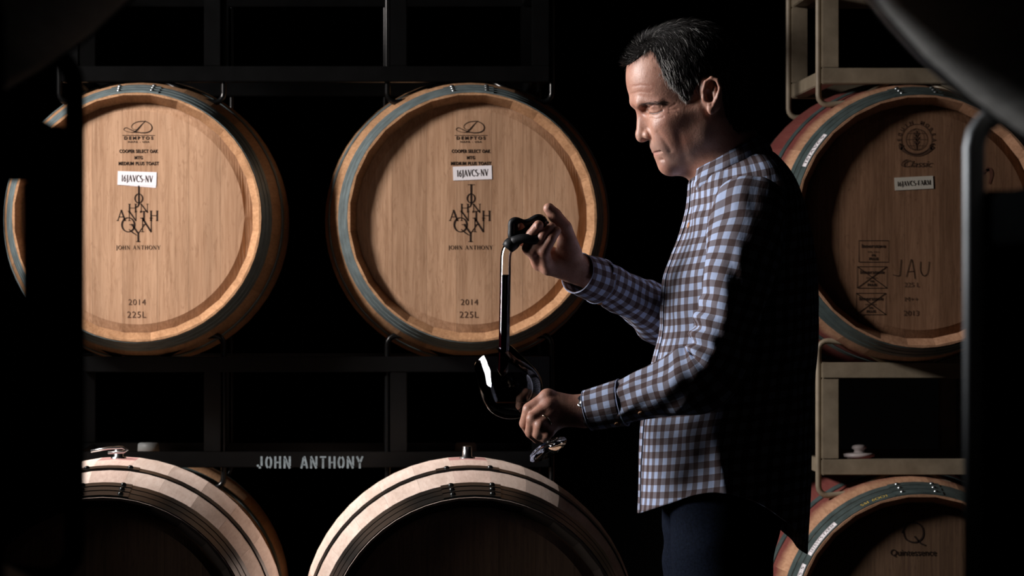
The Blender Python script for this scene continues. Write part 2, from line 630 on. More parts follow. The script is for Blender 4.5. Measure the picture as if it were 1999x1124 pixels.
def put_print(name, me_or_strokes, mat, parent, x, y, z, rot=0.0):
    if isinstance(me_or_strokes, list):
        vs, fs = ribbon(me_or_strokes)
        me = mesh(name, vs, fs)
    else:
        me = me_or_strokes
    o = link(name, me, mat, parent, (x, y, z))
    o.rotation_euler = (0, -rot, 0)
    return o


# ------------------------------------------------------------------ the setting
def structure(name, me, mat):
    o = link(name, me, mat)
    o['kind'] = 'structure'
    return o


structure('floor', box_mesh('floor', -4.5, 5.5, -2.0, 13.0, -0.2, 0.0), 'concrete_floor')
structure('ceiling', box_mesh('ceiling', -4.5, 5.5, -2.0, 13.0, 4.6, 4.8), 'cellar_wall')
structure('wall_back', box_mesh('wall_back', -4.5, 5.5, 13.0, 13.2, 0.0, 4.6), 'cellar_wall')
structure('wall_front', box_mesh('wall_front', -4.5, 5.5, -2.2, -2.0, 0.0, 4.6), 'cellar_wall')
structure('wall_left', box_mesh('wall_left', -4.7, -4.5, -2.0, 13.0, 0.0, 4.6), 'cellar_wall')
structure('wall_right', box_mesh('wall_right', 5.5, 5.7, -2.0, 13.0, 0.0, 4.6), 'cellar_wall')

# ------------------------------------------------------------------ barrels
BL, RC, RB = 0.95, 0.288, 0.345      # length, radius at the chime, radius at the belly
HEAD_IN = 0.030                      # how deep the head sits behind the chime
NST = 28


def R_at(t):
    return RC + (RB - RC) * (1 - ((t - BL / 2) / (BL / 2)) ** 2)


def stave_mesh():
    """one stave at the top of the barrel; local origin on the barrel axis at the front end"""
    da = 2 * math.pi / NST * 0.5 * 0.997
    ts = [0.0, 0.036, 0.08, 0.16, 0.27, 0.4, 0.55, 0.68, 0.79, 0.87, 0.914, 0.95]
    vs, fs = [], []
    for t in ts:
        ro = R_at(t)
        ri = ro - (0.004 if t in (0.0, 0.95) else 0.028)
        for a in (-da, 0.0, da):
            vs.append((ro * math.sin(a), t, ro * math.cos(a)))
        for a in (da, -da):
            vs.append((ri * math.sin(a), t, ri * math.cos(a)))
    n = 5
    for i in range(len(ts) - 1):
        for k in range(n):
            l = (k + 1) % n
            fs.append((i * n + k, i * n + l, (i + 1) * n + l, (i + 1) * n + k))
    fs.append((0, 4, 3, 2, 1))
    e = (len(ts) - 1) * n
    fs.append((e, e + 1, e + 2, e + 3, e + 4))
    me = mesh('stave', vs, fs)
    smooth_by_angle(me, 0.5)
    return me


STAVE = {}


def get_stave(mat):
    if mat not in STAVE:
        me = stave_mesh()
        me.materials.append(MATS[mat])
        if 'new' in mat:      # inside of the chime: its shade is painted near-black
            me.materials.append(MATS['chime_shade'])
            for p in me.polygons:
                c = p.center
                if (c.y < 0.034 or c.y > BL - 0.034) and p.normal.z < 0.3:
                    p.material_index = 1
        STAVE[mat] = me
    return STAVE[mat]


BOARD_X = [-0.2675, -0.185, -0.105, -0.035, 0.046, 0.118, 0.192, 0.2675]


def board_mesh(i, flip=False):
    """one oak board of a head, chamfered towards the croze"""
    a, c = BOARD_X[i] + 0.00018, BOARD_X[i + 1] - 0.00018
    RO, RI, CH, TH = 0.2685, 0.2475, 0.010, 0.022
    n = 12
    vs, fs = [], []
    for k in range(n + 1):
        x = a + (c - a) * k / n
        zo = math.sqrt(max(RO * RO - x * x, 0))
        zi = math.sqrt(max(RI * RI - x * x, 0))
        yi = 0.0 if abs(x) <= RI else CH * (abs(x) - RI) / (RO - RI)
        row = [(x, CH, zo), (x, yi, zi), (x, yi, -zi), (x, CH, -zo), (x, TH, -zo), (x, TH, zo)]
        vs += row
    m_ = 6
    for k in range(n):
        for j in range(m_):
            l = (j + 1) % m_
            fs.append((k * m_ + j, k * m_ + l, (k + 1) * m_ + l, (k + 1) * m_ + j))
    fs.append(tuple(range(m_ - 1, -1, -1)))
    fs.append(tuple(n * m_ + j for j in range(m_)))
    bm = bmesh.new()
    bv = [bm.verts.new(v) for v in vs]
    for f in fs:
        bm.faces.new([bv[q] for q in f])
    bmesh.ops.remove_doubles(bm, verts=bm.verts, dist=1e-6)
    return from_bm('head_board', bm)


BOARDS = {}


def get_board(i, mat):
    if (i, mat) not in BOARDS:
        me = board_mesh(i)
        me.materials.append(MATS[mat])
        BOARDS[(i, mat)] = me
    return BOARDS[(i, mat)]


HOOP_T = [(0.002, 0.031), (0.0365, 0.063), (0.0695, 0.096), (0.235, 0.268)]
HOOPS = {}


def hoop_mesh(k, back, mat):
    key = (k, back, mat)
    if key in HOOPS:
        return HOOPS[key]
    t0, t1 = HOOP_T[k]
    if back:
        t0, t1 = BL - t1, BL - t0
    prof = []
    ts = [t0, (t0 + t1) / 2, t1]
    for t in ts:
        prof.append((t, R_at(t) + 0.0022))
    for t in reversed(ts):
        prof.append((t, R_at(t) + 0.0004))
    me = lathe_mesh('hoop', prof, 72, closed=True)
    # riveted lap: a second thickness over a short arc at the top
    if not back:
        lap = []
        for t in (t0 + 0.001, t1 - 0.001):
            lap.append((t, R_at(t) + 0.0042))
        for t in (t1 - 0.001, t0 + 0.001):
            lap.append((t, R_at(t) + 0.001))
        l2 = lathe_mesh('lap', lap, 6, closed=True, a0=-0.21, a1=0.17)
        bm = bmesh.new()
        bm.from_mesh(me)
        bm.from_mesh(l2)
        bm.to_mesh(me)
        bm.free()
        bpy.data.meshes.remove(l2)
    smooth_by_angle(me, 0.5)
    me.materials.append(MATS[mat])
    HOOPS[key] = me
    return me


def rivet_mesh(mat):
    key = 'rivet' + mat
    if key not in HOOPS:
        prof = [(0.0, 0.0058), (0.002, 0.0055), (0.004, 0.0038), (0.005, 0.0)]
        vs, fs = [], []
        for (h, r_) in prof[:-1]:
            for k in range(10):
                a = 2 * math.pi * k / 10
                vs.append((r_ * math.cos(a), r_ * math.sin(a), h))
        vs.append((0, 0, prof[-1][0]))
        for i in range(2):
            for k in range(10):
                l = (k + 1) % 10
                fs.append((i * 10 + k, i * 10 + l, (i + 1) * 10 + l, (i + 1) * 10 + k))
        for k in range(10):
            fs.append((20 + k, 20 + (k + 1) % 10, 30))
        me = mesh('rivet', vs, fs)
        me.polygons.foreach_set('use_smooth', [True] * len(me.polygons))
        me.materials.append(MATS[mat])
        HOOPS[key] = me
    return HOOPS[key]


def barrel(cx, y0, cz, label, group, head='oak_head', stave='oak_stave', hoop='hoop_galvanised', rivet='rivet_steel',
           top_stave=None, roll=0.0):
    root = empty('wine_barrel', (cx, y0, cz - RB), label, 'barrel', group)
    Z = RB
    for k in range(NST):
        a = 2 * math.pi * k / NST
        mt = top_stave if (top_stave and k in (0,)) else stave
        o = link('stave', get_stave(mt), None, root, (0, 0, Z))
        o.rotation_euler = (0, a, 0)
    for i in range(7):
        link('head_board', get_board(i, head), None, root, (0, HEAD_IN, Z))
    for i in range(7):
        o = link('head_board', get_board(6 - i, head), None, root, (0, BL - HEAD_IN, Z))
        o.rotation_euler = (0, 0, math.pi)
    for k in range(4):
        h = link('hoop', hoop_mesh(k, False, hoop), None, root, (0, 0, Z))
        t = sum(HOOP_T[k]) / 2
        r_ = R_at(t) + 0.004
        for a in ((-0.145, 0.115)):
            rv = link('rivet', rivet_mesh(rivet), None, h, (r_ * math.sin(a), t, r_ * math.cos(a)))
            rv.rotation_euler = (0, a, 0)
        link('hoop', hoop_mesh(k, True, hoop), None, root, (0, 0, Z))
    return root


def head_y():
    return HEAD_IN - 0.0006


S8 = FPX / 8.17          # picture scale at the stacked barrels' heads
D_UP = 8.17
C_L = P(267, 424, D_UP)
C_C = P(922, 424, D_UP)
SPACE = 0.91             # height from one layer of barrels to the next

b_left = barrel(C_L.x, D_UP, C_L.z, 'oak barrel with monogram print and crooked paper label, cut off by the dark post',
                'printed oak barrels in the black rack')
b_mid = barrel(C_C.x, D_UP, C_C.z, 'oak barrel with monogram print behind the glass wine thief and raised hand',
               'printed oak barrels in the black rack')
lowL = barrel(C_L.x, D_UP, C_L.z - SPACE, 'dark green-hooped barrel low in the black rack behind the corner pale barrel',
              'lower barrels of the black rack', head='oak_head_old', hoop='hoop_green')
lowC = barrel(C_C.x, D_UP, C_C.z - SPACE, 'dim barrel low in the black rack, mostly hidden behind the pale barrel under the glass',
              'lower barrels of the black rack', head='oak_head_old', hoop='hoop_green')

D_RT = 8.05
C_R = P(1800, 432, D_RT)
b_right = barrel(C_R.x, D_RT, C_R.z, 'wine-stained brown barrel with round crest print held between the tan racks',
                 'barrels in the tan rack', head='oak_head_old', stave='oak_stave_red', hoop='hoop_green')
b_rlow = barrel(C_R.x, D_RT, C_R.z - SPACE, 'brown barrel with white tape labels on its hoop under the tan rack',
                'barrels in the tan rack', head='oak_head_shaded', stave='oak_stave_red', hoop='hoop_green')

D_FR = 6.82
C_FL = P(200, 1262, D_FR)
C_FC = P(928, 1262, D_FR)
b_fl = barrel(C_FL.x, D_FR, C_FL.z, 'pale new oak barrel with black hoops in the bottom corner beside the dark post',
              'pale barrels of the low row', head='oak_head_shaded', stave='oak_stave_new', hoop='hoop_dark', rivet='rivet_dark',
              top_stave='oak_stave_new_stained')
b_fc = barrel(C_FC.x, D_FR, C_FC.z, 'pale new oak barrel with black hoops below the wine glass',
              'pale barrels of the low row', head='oak_head_shaded', stave='oak_stave_new', hoop='hoop_dark', rivet='rivet_dark',
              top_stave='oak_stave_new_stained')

D_NR, D_NL = 2.30, 2.45       # the near racks the picture is taken between
RTOP_R = P(1890, 375, D_NR)
RTOP_L = P(150, 250, D_NL)
W_LOOP = 0.188
RACK_H = 0.262
SEATH = 0.318                 # barrel axis above the rack it lies on
nr = (RTOP_R.x + W_LOOP + 0.006, D_NR - 0.60 - 0.17)
nl = (RTOP_L.x - W_LOOP - 0.006, D_NL - 0.60 - 0.17)
NZ_R = RTOP_R.z + SEATH
NZ_L = RTOP_L.z + SEATH
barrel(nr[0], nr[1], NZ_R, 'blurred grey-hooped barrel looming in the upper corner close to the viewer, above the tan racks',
       'blurred near barrels', hoop='hoop_dark', stave='oak_stave_weathered', head='oak_head_shaded')
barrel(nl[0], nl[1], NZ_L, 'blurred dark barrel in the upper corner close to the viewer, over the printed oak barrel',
       'blurred near barrels', hoop='hoop_dark', stave='oak_stave_weathered', head='oak_head_shaded')
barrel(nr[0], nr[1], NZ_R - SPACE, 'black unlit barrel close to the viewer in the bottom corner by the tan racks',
       'blurred near barrels', hoop='hoop_dark', stave='oak_stave_weathered', head='oak_head_shaded')
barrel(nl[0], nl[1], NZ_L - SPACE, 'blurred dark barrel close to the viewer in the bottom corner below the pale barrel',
       'blurred near barrels', hoop='hoop_dark', stave='oak_stave_weathered', head='oak_head_shaded')

# ------------------------------------------------------------------ racks


def rack(xs, y_front, z0, z1, mat, label, group, post=0.040, beam=0.037, upper=True, lower=True, ydep=0.56, w=W_LOOP, rod_mat=None):
    """welded steel rack between two layers of barrels; xs are the barrel centres it carries"""
    root = empty('barrel_rack', (sum(xs) / len(xs), y_front, z0), label, 'rack', group)
    ox = sum(xs) / len(xs)
    H = z1 - z0
    left, right = min(xs) - w - ox, max(xs) + w - ox
    for yy in (0.0, ydep):
        for za in (0.0, H - beam):
            link('beam', box_mesh('beam', left, right, yy, yy + 0.04, za, za + beam, 0.002), mat, root)
        for x in xs:
            for s in (-1, 1):
                xo = x - ox + s * w
                xi = xo - s * post
                link('post', box_mesh('post', min(xo, xi), max(xo, xi), yy + 0.001, yy + 0.039, beam, H - beam, 0.002), mat, root)
                # bent rod: cradle above, saddle below
                rr = 0.007
                xl = s * (w + rr * 0.9)

                def pt(fx, z):
                    return (x - ox + fx, yy + 0.016, z)
                path = []
                if lower:
                    path += [pt(s * 0.048, 0.004), pt(s * 0.135, -0.043)]
                    for q in range(5):
                        a = math.radians(90 * q / 4)
                        path.append(pt(s * (w - 0.022 + 0.022 * math.sin(a)) + s * rr * 0.9, -0.048 + 0.022 * (1 - math.cos(a))))
                else:
                    path += [pt(xl, 0.0)]
                path += [pt(xl, H * 0.5)]
                if upper:
                    for q in range(5):
                        a = math.radians(90 * q / 4)
                        path.append(pt(s * (w - 0.022 + 0.022 * math.cos(a)) + s * rr * 0.9, H + 0.028 + 0.022 * math.sin(a)))
                    path += [pt(s * 0.135, H + 0.046), pt(s * 0.048, H - 0.004)]
                else:
                    path += [pt(xl, H)]
                link('cradle_rod', tube_mesh('cradle_rod', path, rr, 8), rod_mat or mat, root)
    for xo in (left + 0.02, right - 0.02):
        for za in (0.0, H - beam):
            link('side_bar', box_mesh('side_bar', xo - 0.018, xo + 0.018, 0.041, ydep - 0.001, za + 0.002, za + beam - 0.002, 0.002), mat, root)
    return root


def rack_between(zc_low):
    return zc_low + 0.324, zc_low + SPACE - 0.324


YF = D_UP + 0.17
z0, z1 = rack_between(C_L.z - SPACE)
r_mid = rack([C_L.x, C_C.x], YF, z0, z1, 'rack_black', 'black steel rack with a white stencilled name on its lower beam', 'black barrel racks')
z0u, z1u = rack_between(C_L.z)
rack([C_L.x, C_C.x], YF, z0u, z1u, 'rack_black', 'black steel rack at the top edge standing on the two printed barrels', 'black barrel racks')
rack([C_L.x, C_C.x], YF, 0.0, C_L.z - SPACE - 0.324, 'rack_black', 'black steel base rack on the floor under the stencilled rack', 'black barrel racks', lower=False)
YR = D_RT + 0.17
z0, z1 = rack_between(C_R.z - SPACE)
r_tan = rack([C_R.x, C_R.x + 0.78], YR, z0, z1, 'rack_tan', 'chipped tan steel rack with a white bung seen through its open frame', 'tan barrel racks', w=0.205)
z0, z1 = rack_between(C_R.z)
rack([C_R.x, C_R.x + 0.78], YR, z0, z1, 'rack_tan', 'tan steel rack at the top edge resting on the crested barrel', 'tan barrel racks', w=0.205)
rack([C_R.x, C_R.x + 0.78], YR, 0.0, C_R.z - SPACE - 0.324, 'rack_tan', 'tan steel base rack on the floor under the taped barrel', 'tan barrel racks', lower=False, w=0.205)
rack([C_FL.x, C_FC.x], D_FR + 0.17, 0.0, C_FL.z - 0.324, 'rack_black', 'black steel base rack under the two pale barrels', 'black barrel racks', lower=False)
# near racks
rack([nr[0], nr[0] + 0.78], D_NR - 0.60, RTOP_R.z - RACK_H, RTOP_R.z, 'rack_black_near', 'blurred black rack post close to the viewer on the side of the tan racks', 'near black racks', rod_mat='rod_worn')
rack([nl[0] - 0.78, nl[0]], D_NL - 0.60, RTOP_L.z - RACK_H, RTOP_L.z, 'rack_black_near', 'blurred black rack post close to the viewer hiding the edge of a printed barrel', 'near black racks', post=0.028)
rack([nr[0], nr[0] + 0.78], D_NR - 0.60, 0.0, NZ_R - SPACE - 0.324, 'rack_black_near', 'black base rack on the floor close to the viewer, on the tan side', 'near black racks', lower=False)
rack([nl[0] - 0.78, nl[0]], D_NL - 0.60, 0.0, NZ_L - SPACE - 0.324, 'rack_black_near', 'black base rack on the floor close to the viewer, on the printed barrel side', 'near black racks', lower=False)

# ------------------------------------------------------------------ prints, labels and bungs on the barrels


def at_head(px, py, c, d):
    """barrel-head local x, z of a picture position"""
    s = FPX / d
    return (px - c[0]) / s, (c[1] - py) / s


def head_print(bar, c, d, me, px, py, mat='print_ink', rot=0.0, name='print_lettering', dy=0.0):
    x, z = at_head(px, py, c, d)
    return put_print(name, me, mat, bar, x, HEAD_IN - 0.0007 - dy, RB + z, rot)


def px_strokes(st, d):
    """strokes drawn in picture pixels (y up) to metres"""
    s = FPX / d
    return [([(p[0] / s, p[1] / s) for p in pts], (w / s if isinstance(w, (int, float)) else [q / s for q in w])) for pts, w in st]


def spline(pts, n=8):
    """Catmull-Rom through 2D points"""
    out = []
    P_ = [pts[0]] + list(pts) + [pts[-1]]
    for i in range(1, len(P_) - 2):
        p0, p1, p2, p3 = (np.array(P_[i + k], dtype=float) for k in (-1, 0, 1, 2))
        for k in range(n):
            t = k / n
            out.append(tuple(0.5 * (2 * p1 + (p2 - p0) * t + (2 * p0 - 5 * p1 + 4 * p2 - p3) * t * t + (3 * p1 - p0 - 3 * p2 + p3) * t ** 3)))
    out.append(tuple(pts[-1]))
    return out


def widths(n, lo, hi):
    return [lo + (hi - lo) * math.sin(math.pi * i / (n - 1)) ** 2 for i in range(n)]


def script_d(d):
    """the flourished D of the cooper's mark"""
    a = spline([(-2, -9), (-13, -9), (-24, -7), (-29, -3), (-24, 0), (-15, -4), (-4, -8), (8, -10), (20, -8), (26, -2), (24, 6), (14, 12),
                (0, 12), (-10, 8), (-14, 2), (-10, -3), (0, -4)])
    st = spline([(14, 14), (6, 6), (0, -1), (-8, -8), (-15, -9)])
    return px_strokes([(a, widths(len(a), 0.8, 2.0)), (st, widths(len(st), 0.8, 2.6)), ([(-32, -15), (32, -15)], 1.0)], d)


def monogram(d):
    out = []

    def put(ch, x0, y0, x1, y1, rot=0.0):   # glyph box in zoomed pixels, y down
        w, st = glyph(ch)
        h = (y1 - y0) / 3.876
        ww = (x1 - x0) / 3.876
        sx = ww / w
        for pts, wd in st:
            k = min(h, 24) * 0.95
            out.append(([((x0 - 268) / 3.876 + p[0] * sx, (800 - y1) / 3.876 + p[1] * h) for p in pts],
                        wd * k if isinstance(wd, (int, float)) else [q * k for q in wd]))
    put('J', 226, 577, 300, 725)
    put('O', 238, 648, 304, 722)
    put('H', 186, 726, 260, 792)
    put('N', 276, 726, 350, 792)
    put('A', 104, 772, 176, 855)
    put('N', 184, 780, 264, 855)
    put('T', 276, 780, 344, 858)
    put('H', 350, 778, 424, 856)
    put('Q', 136, 828, 246, 942)
    put('N', 280, 832, 384, 940)
    put('Y', 204, 880, 330, 1016)
    return px_strokes(out, d)


def cooper_prints(bar, c, d, dx, label_px, label_py, label_rot, crooked):
    X = lambda px: px + dx
    head_print(bar, c, d, script_d(d), X(920), 248, name='cooper_mark')
    s = FPX / d
    head_print(bar, c, d, font_mesh('t', 'DEMPTOS', 6.0 / s, 57 / s, 1.6, 0.4 / s), X(920), 271)
    head_print(bar, c, d, font_mesh('t', 'NAPA - USA', 3.4 / s, 42 / s, 1.3, 0.15 / s), X(920), 277.2)
    head_print(bar, c, d, font_mesh('t', 'COOPER SELECT OAK', 6.6 / s, 76 / s, 1.1, 0.35 / s), X(920), 297)
    head_print(bar, c, d, font_mesh('t', 'MTG', 6.4 / s, 16 / s, 1.1, 0.35 / s), X(920), 309.5)
    head_print(bar, c, d, font_mesh('t', 'MEDIUM PLUS TOAST', 6.6 / s, 79 / s, 1.1, 0.35 / s), X(920), 321)
    head_print(bar, c, d, monogram(d), X(919.5), 416, name='monogram_print')
    st, w = roman('JOHN ANTHONY', 8.0 / s, 0.16)
    k = 87 / s / w
    head_print(bar, c, d, [([(p[0] * k, p[1]) for p in pts], wd) for pts, wd in st], X(919), 486.5)
    head_print(bar, c, d, font_mesh('t', '2014', 12 / s, 34 / s, 1.1, 0.0), X(917), 595, 'print_faded')
    head_print(bar, c, d, font_mesh('t', '225L', 13 / s, 37 / s, 1.1, 0.0), X(916), 620, 'print_faded')
    paper_label(bar, c, d, label_px, label_py, 76, 27, label_rot, '16JAVCS-NV', 62, 13, 'paper_white', crooked)


def paper_label(bar, c, d, px, py, w, h, rot, text, tw, th, mat, crooked=False):
    s = FPX / d
    x, z = at_head(px, py, c, d)
    me = box_mesh('paper_label', -w / 2 / s, w / 2 / s, -0.0006, 0.0, -h / 2 / s, h / 2 / s)
    lab = link('paper_label', me, mat, bar, (x, HEAD_IN - 0.0007, RB + z))
    lab.rotation_euler = (0, -rot, 0)
    if crooked:   # an older label peeks out underneath
        me2 = box_mesh('paper_label', -w * 0.5 / s, w * 0.46 / s, -0.0005, 0.0, -h * 0.5 / s, h * 0.42 / s)
        l2 = link('paper_label', me2, mat, bar, (x + 3 / s, HEAD_IN - 0.0002, RB + z - 2.0 / s))
        l2.rotation_euler = (0, -rot + 0.05, 0)
    st, ww = roman(text, th / s, 0.06)
    k = tw / s / ww
    vs, fs = ribbon([([(p[0] * k, p[1] - th / 2 / s) for p in pts], wd) for pts, wd in st])
    link('label_lettering', mesh('label_lettering', vs, fs), 'print_ink', lab, (0, -0.0011, 0))
    return lab


cooper_prints(b_mid, (922, 424), D_UP, 0, 923, 336.5, 0.035, False)
cooper_prints(b_left, (267, 424), D_UP, -651, 266, 347.5, -0.03, True)

# crested barrel
cR = (1800, 432)
sR = FPX / D_RT
crest = []
crest.append((arc(0, 0, 30, 30, 0, 360, 40), 1.2))
crest.append((arc(0, 0, 21, 21, 0, 360, 32), 1.0))
for r_ in (-12, 0, 12):
    h = math.sqrt(21 * 21 - r_ * r_)
    crest.append(([(-h, r_), (h, r_)], 0.7))
for k in (7, 15):
    crest.append((arc(0, 0, k, 21, 90, 270, 14), 0.7))
    crest.append((arc(0, 0, k, 21, -90, 90, 14), 0.7))
crest.append(([(0, -20), (0, 18)], 2.4))
for q in (-8, 0, 8):
    crest.append(([(0, q - 2), (-5, q + 5)], 3.0))
    crest.append(([(0, q - 2), (5, q + 5)], 3.0))
rib = spline([(-33, -14), (-24, -22), (-12, -28), (0, -30), (12, -28), (24, -22), (33, -14)])
crest.append((rib, 6.5))
crest.append(([(-34, -8), (-27, -12), (-30, -20)], 4.0))
crest.append(([(34, -8), (27, -12), (30, -20)], 4.0))
head_print(b_right, cR, D_RT, px_strokes(crest, D_RT), 1793, 271, 'print_faded', name='crest_print')
txt = 'SEGUIN MOREAU'
for i, ch in enumerate(txt):
    if ch == ' ':
        continue
    a = math.radians(200 - 220 * i / (len(txt) - 1))
    head_print(b_right, cR, D_RT, font_mesh('t', ch, 7 / sR, None, 1, 0.25 / sR), 1793 + 31 * math.cos(a), 271 - 31 * math.sin(a), 'print_faded',
               rot=a - math.pi / 2)
head_print(b_right, cR, D_RT, font_mesh('t', 'Classic', 13 / sR, 58 / sR, 0.9, 0.0, 0.35), 1793, 325, 'print_faded')
head_print(b_right, cR, D_RT, px_strokes([(spline([(-28, 4), (-18, 9), (-22, -4), (-30, 0), (-22, 9), (-12, 8)]), 1.0)], D_RT), 1793, 320, 'print_faded', name='print_flourish')
paper_label(b_right, cR, D_RT, 1788, 356.5, 76, 25, 0.05, '16JAVCS-FARM', 66, 9.5, 'paper_old')
for (bx, by, crossed) in ((1709, 490, False), (1706, 541, True), (1704, 593, True)):
    fr = [([(-29, -21), (29, -21), (29, 21), (-29, 21), (-29, -21)], 1.3)]
    if crossed:
        fr += [([(-29, -21), (29, 21)], 1.5), ([(-29, 21), (29, -21)], 1.5)]
    head_print(b_right, cR, D_RT, px_strokes(fr, D_RT), bx, by, name='stamp_frame')
    head_print(b_right, cR, D_RT, font_mesh('t', 'Innerstave', 7.5 / sR, 47 / sR, 1, 0.2 / sR), bx, by - 7)
    head_print(b_right, cR, D_RT, font_mesh('t', 'FR M+', 3.5 / sR, 22 / sR), bx, by + 3)
    head_print(b_right, cR, D_RT, font_mesh('t', 'FR', 4.5 / sR, 8 / sR, 1, 0.2 / sR), bx, by + 10)
    head_print(b_right, cR, D_RT, font_mesh('t', 'PLUS', 5 / sR, 18 / sR, 1, 0.3 / sR), bx, by + 17)
hand = [(spline([(-36, -12), (-24, -14), (-22, -6), (-20, 18)]), 1.4), (spline([(-10, -16), (-4, 6), (0, 18), (4, 2), (7, -20)]), 1.4),
        ([(-8, -6), (6, -5)], 1.2), (spline([(18, 14), (18, -4), (24, -14), (32, -8), (35, 14)]), 1.4)]
head_print(b_right, cR, D_RT, px_strokes(hand, D_RT), 1783, 524, name='chalk_initials')
head_print(b_right, cR, D_RT, font_mesh('t', '225 L', 9.5 / sR, 30 / sR), 1784, 560, 'print_faded')
head_print(b_right, cR, D_RT, font_mesh('t', 'M++', 9 / sR, 26 / sR), 1783, 588, 'print_faded')
head_print(b_right, cR, D_RT, font_mesh('t', '2013', 10.5 / sR, 30 / sR), 1783, 616, 'print_faded')
blot = px_strokes([(spline([(-6, 14), (2, 10), (4, 0), (0, -16)]), [9 - 7 * abs(i / 24 - 0.25) for i in range(25)]),
                   (spline([(-14, 4), (-8, 10), (0, 12)]), 5)], D_RT)
head_print(b_right, cR, D_RT, blot, 1936, 342, 'stain_dark', name='wine_stain')

# taped lower barrel of the tan stack
cRL = (1800, 432 + SPACE * sR)
qd = spline([(-22, -2), (-12, 16), (6, 18), (18, 8), (18, -10), (4, -20), (-14, -14), (-20, 2)])
head_print(b_rlow, cRL, D_RT, px_strokes([(qd, 3), ([(2, -8), (14, -22), (24, -26)], 3)], D_RT), 1787, 1040, name='cooper_mark')
head_print(b_rlow, cRL, D_RT, font_mesh('t', 'Quintessence', 13 / sR, 90 / sR, 1, 0.2 / sR), 1787, 1086)


def hoop_tape(bar, a0, a1, text, mat, dz=0.0, t0=0.006, t1=0.031, letters='label_lettering', ink='print_ink'):
    """a strip stuck round the head hoop between two angles (from the top, radians)"""
    if mat is not None:
        prof = [(t0, R_at(t0) + 0.0028), (t1, R_at(t1) + 0.0028), (t1, R_at(t1) + 0.0023), (t0, R_at(t0) + 0.0023)]
        me = lathe_mesh('tape_label', prof, 14, closed=True, a0=a0, a1=a1)
        tp = link('tape_label', me, mat, bar, (0, 0, RB))
    else:
        tp = bar
    h = (t1 - t0) * 0.60
    st, w = roman(text, h, 0.1)
    fit = min(1.0, abs(a1 - a0) * 0.29 * 0.86 / w)
    vs, fs = ribbon(st)
    out = []
    for v in vs:
        t = t0 + (t1 - t0) * 0.2 + v[2]
        r_ = R_at(t) + 0.0031
        a = (a0 + a1) / 2 + v[0] * fit / 0.29
        out.append((r_ * math.sin(a), t, r_ * math.cos(a)))
    o = link(letters, mesh(letters, out, fs), ink, tp)
    if mat is None:
        o.location = (0, 0, RB)


hoop_tape(b_rlow, -1.04, -0.72, '16JAVCS-FARM', 'paper_white')
hoop_tape(b_rlow, -1.42, -1.12, '16JAVCS-S', 'paper_white')
hoop_tape(b_rlow, -0.50, -0.24, 'SM 6OO1', None, ink='yellow_print', letters='hoop_lettering')
hoop_tape(b_right, -1.13, -0.83, '16JAVCS', 'paper_white')


def bung(bar, mat, kind):
    if kind == 'breather':
        prof = [(-0.02, 0.018), (0.002, 0.022), (0.006, 0.028), (0.018, 0.030), (0.019, 0.037), (0.026, 0.038), (0.028, 0.030),
                (0.029, 0.013), (0.036, 0.012), (0.039, 0.018), (0.045, 0.017), (0.048, 0.010), (0.049, 0.0)]
    elif kind == 'steel':
        prof = [(-0.02, 0.016), (0.0005, 0.016), (0.002, 0.0105), (0.021, 0.0098), (0.023, 0.0088), (0.0235, 0.0)]
    else:
        prof = [(-0.02, 0.018), (0.002, 0.021), (0.004, 0.027), (0.022, 0.026), (0.026, 0.022), (0.027, 0.0)]
    me = lathe_mesh('bung', prof, 24, axis='Z')
    return link('bung', me, mat, bar, (0, BL / 2, 2 * RB))


plain('bung_grey', (0.26, 0.28, 0.28), 0.5)
bu = bung(b_rlow, 'bung_white', 'breather')
bu.location.x = -0.075
bu.location.z -= 0.010
bung(b_fc, 'steel_bright', 'steel')
bung(lowC, 'bung_grey', 'plug')
bung(lowL, 'bung_grey', 'plug')
# a steel bung with a lever handle lies over the bung hole of the corner barrel
bl_ = bung(b_fl, 'steel_bright', 'steel')
lev = [(-0.055, -0.03, 0.014), (-0.02, -0.03, 0.020), (0.01, -0.03, 0.021), (0.02, -0.03, 0.016), (0.012, -0.03, 0.012), (-0.02, -0.03, 0.011)]
link('bung_lever', tube_mesh('bung_lever', lev, 0.0032, 8), 'steel_bright', bl_)

# white stencilled name on the lower beam of the black rack


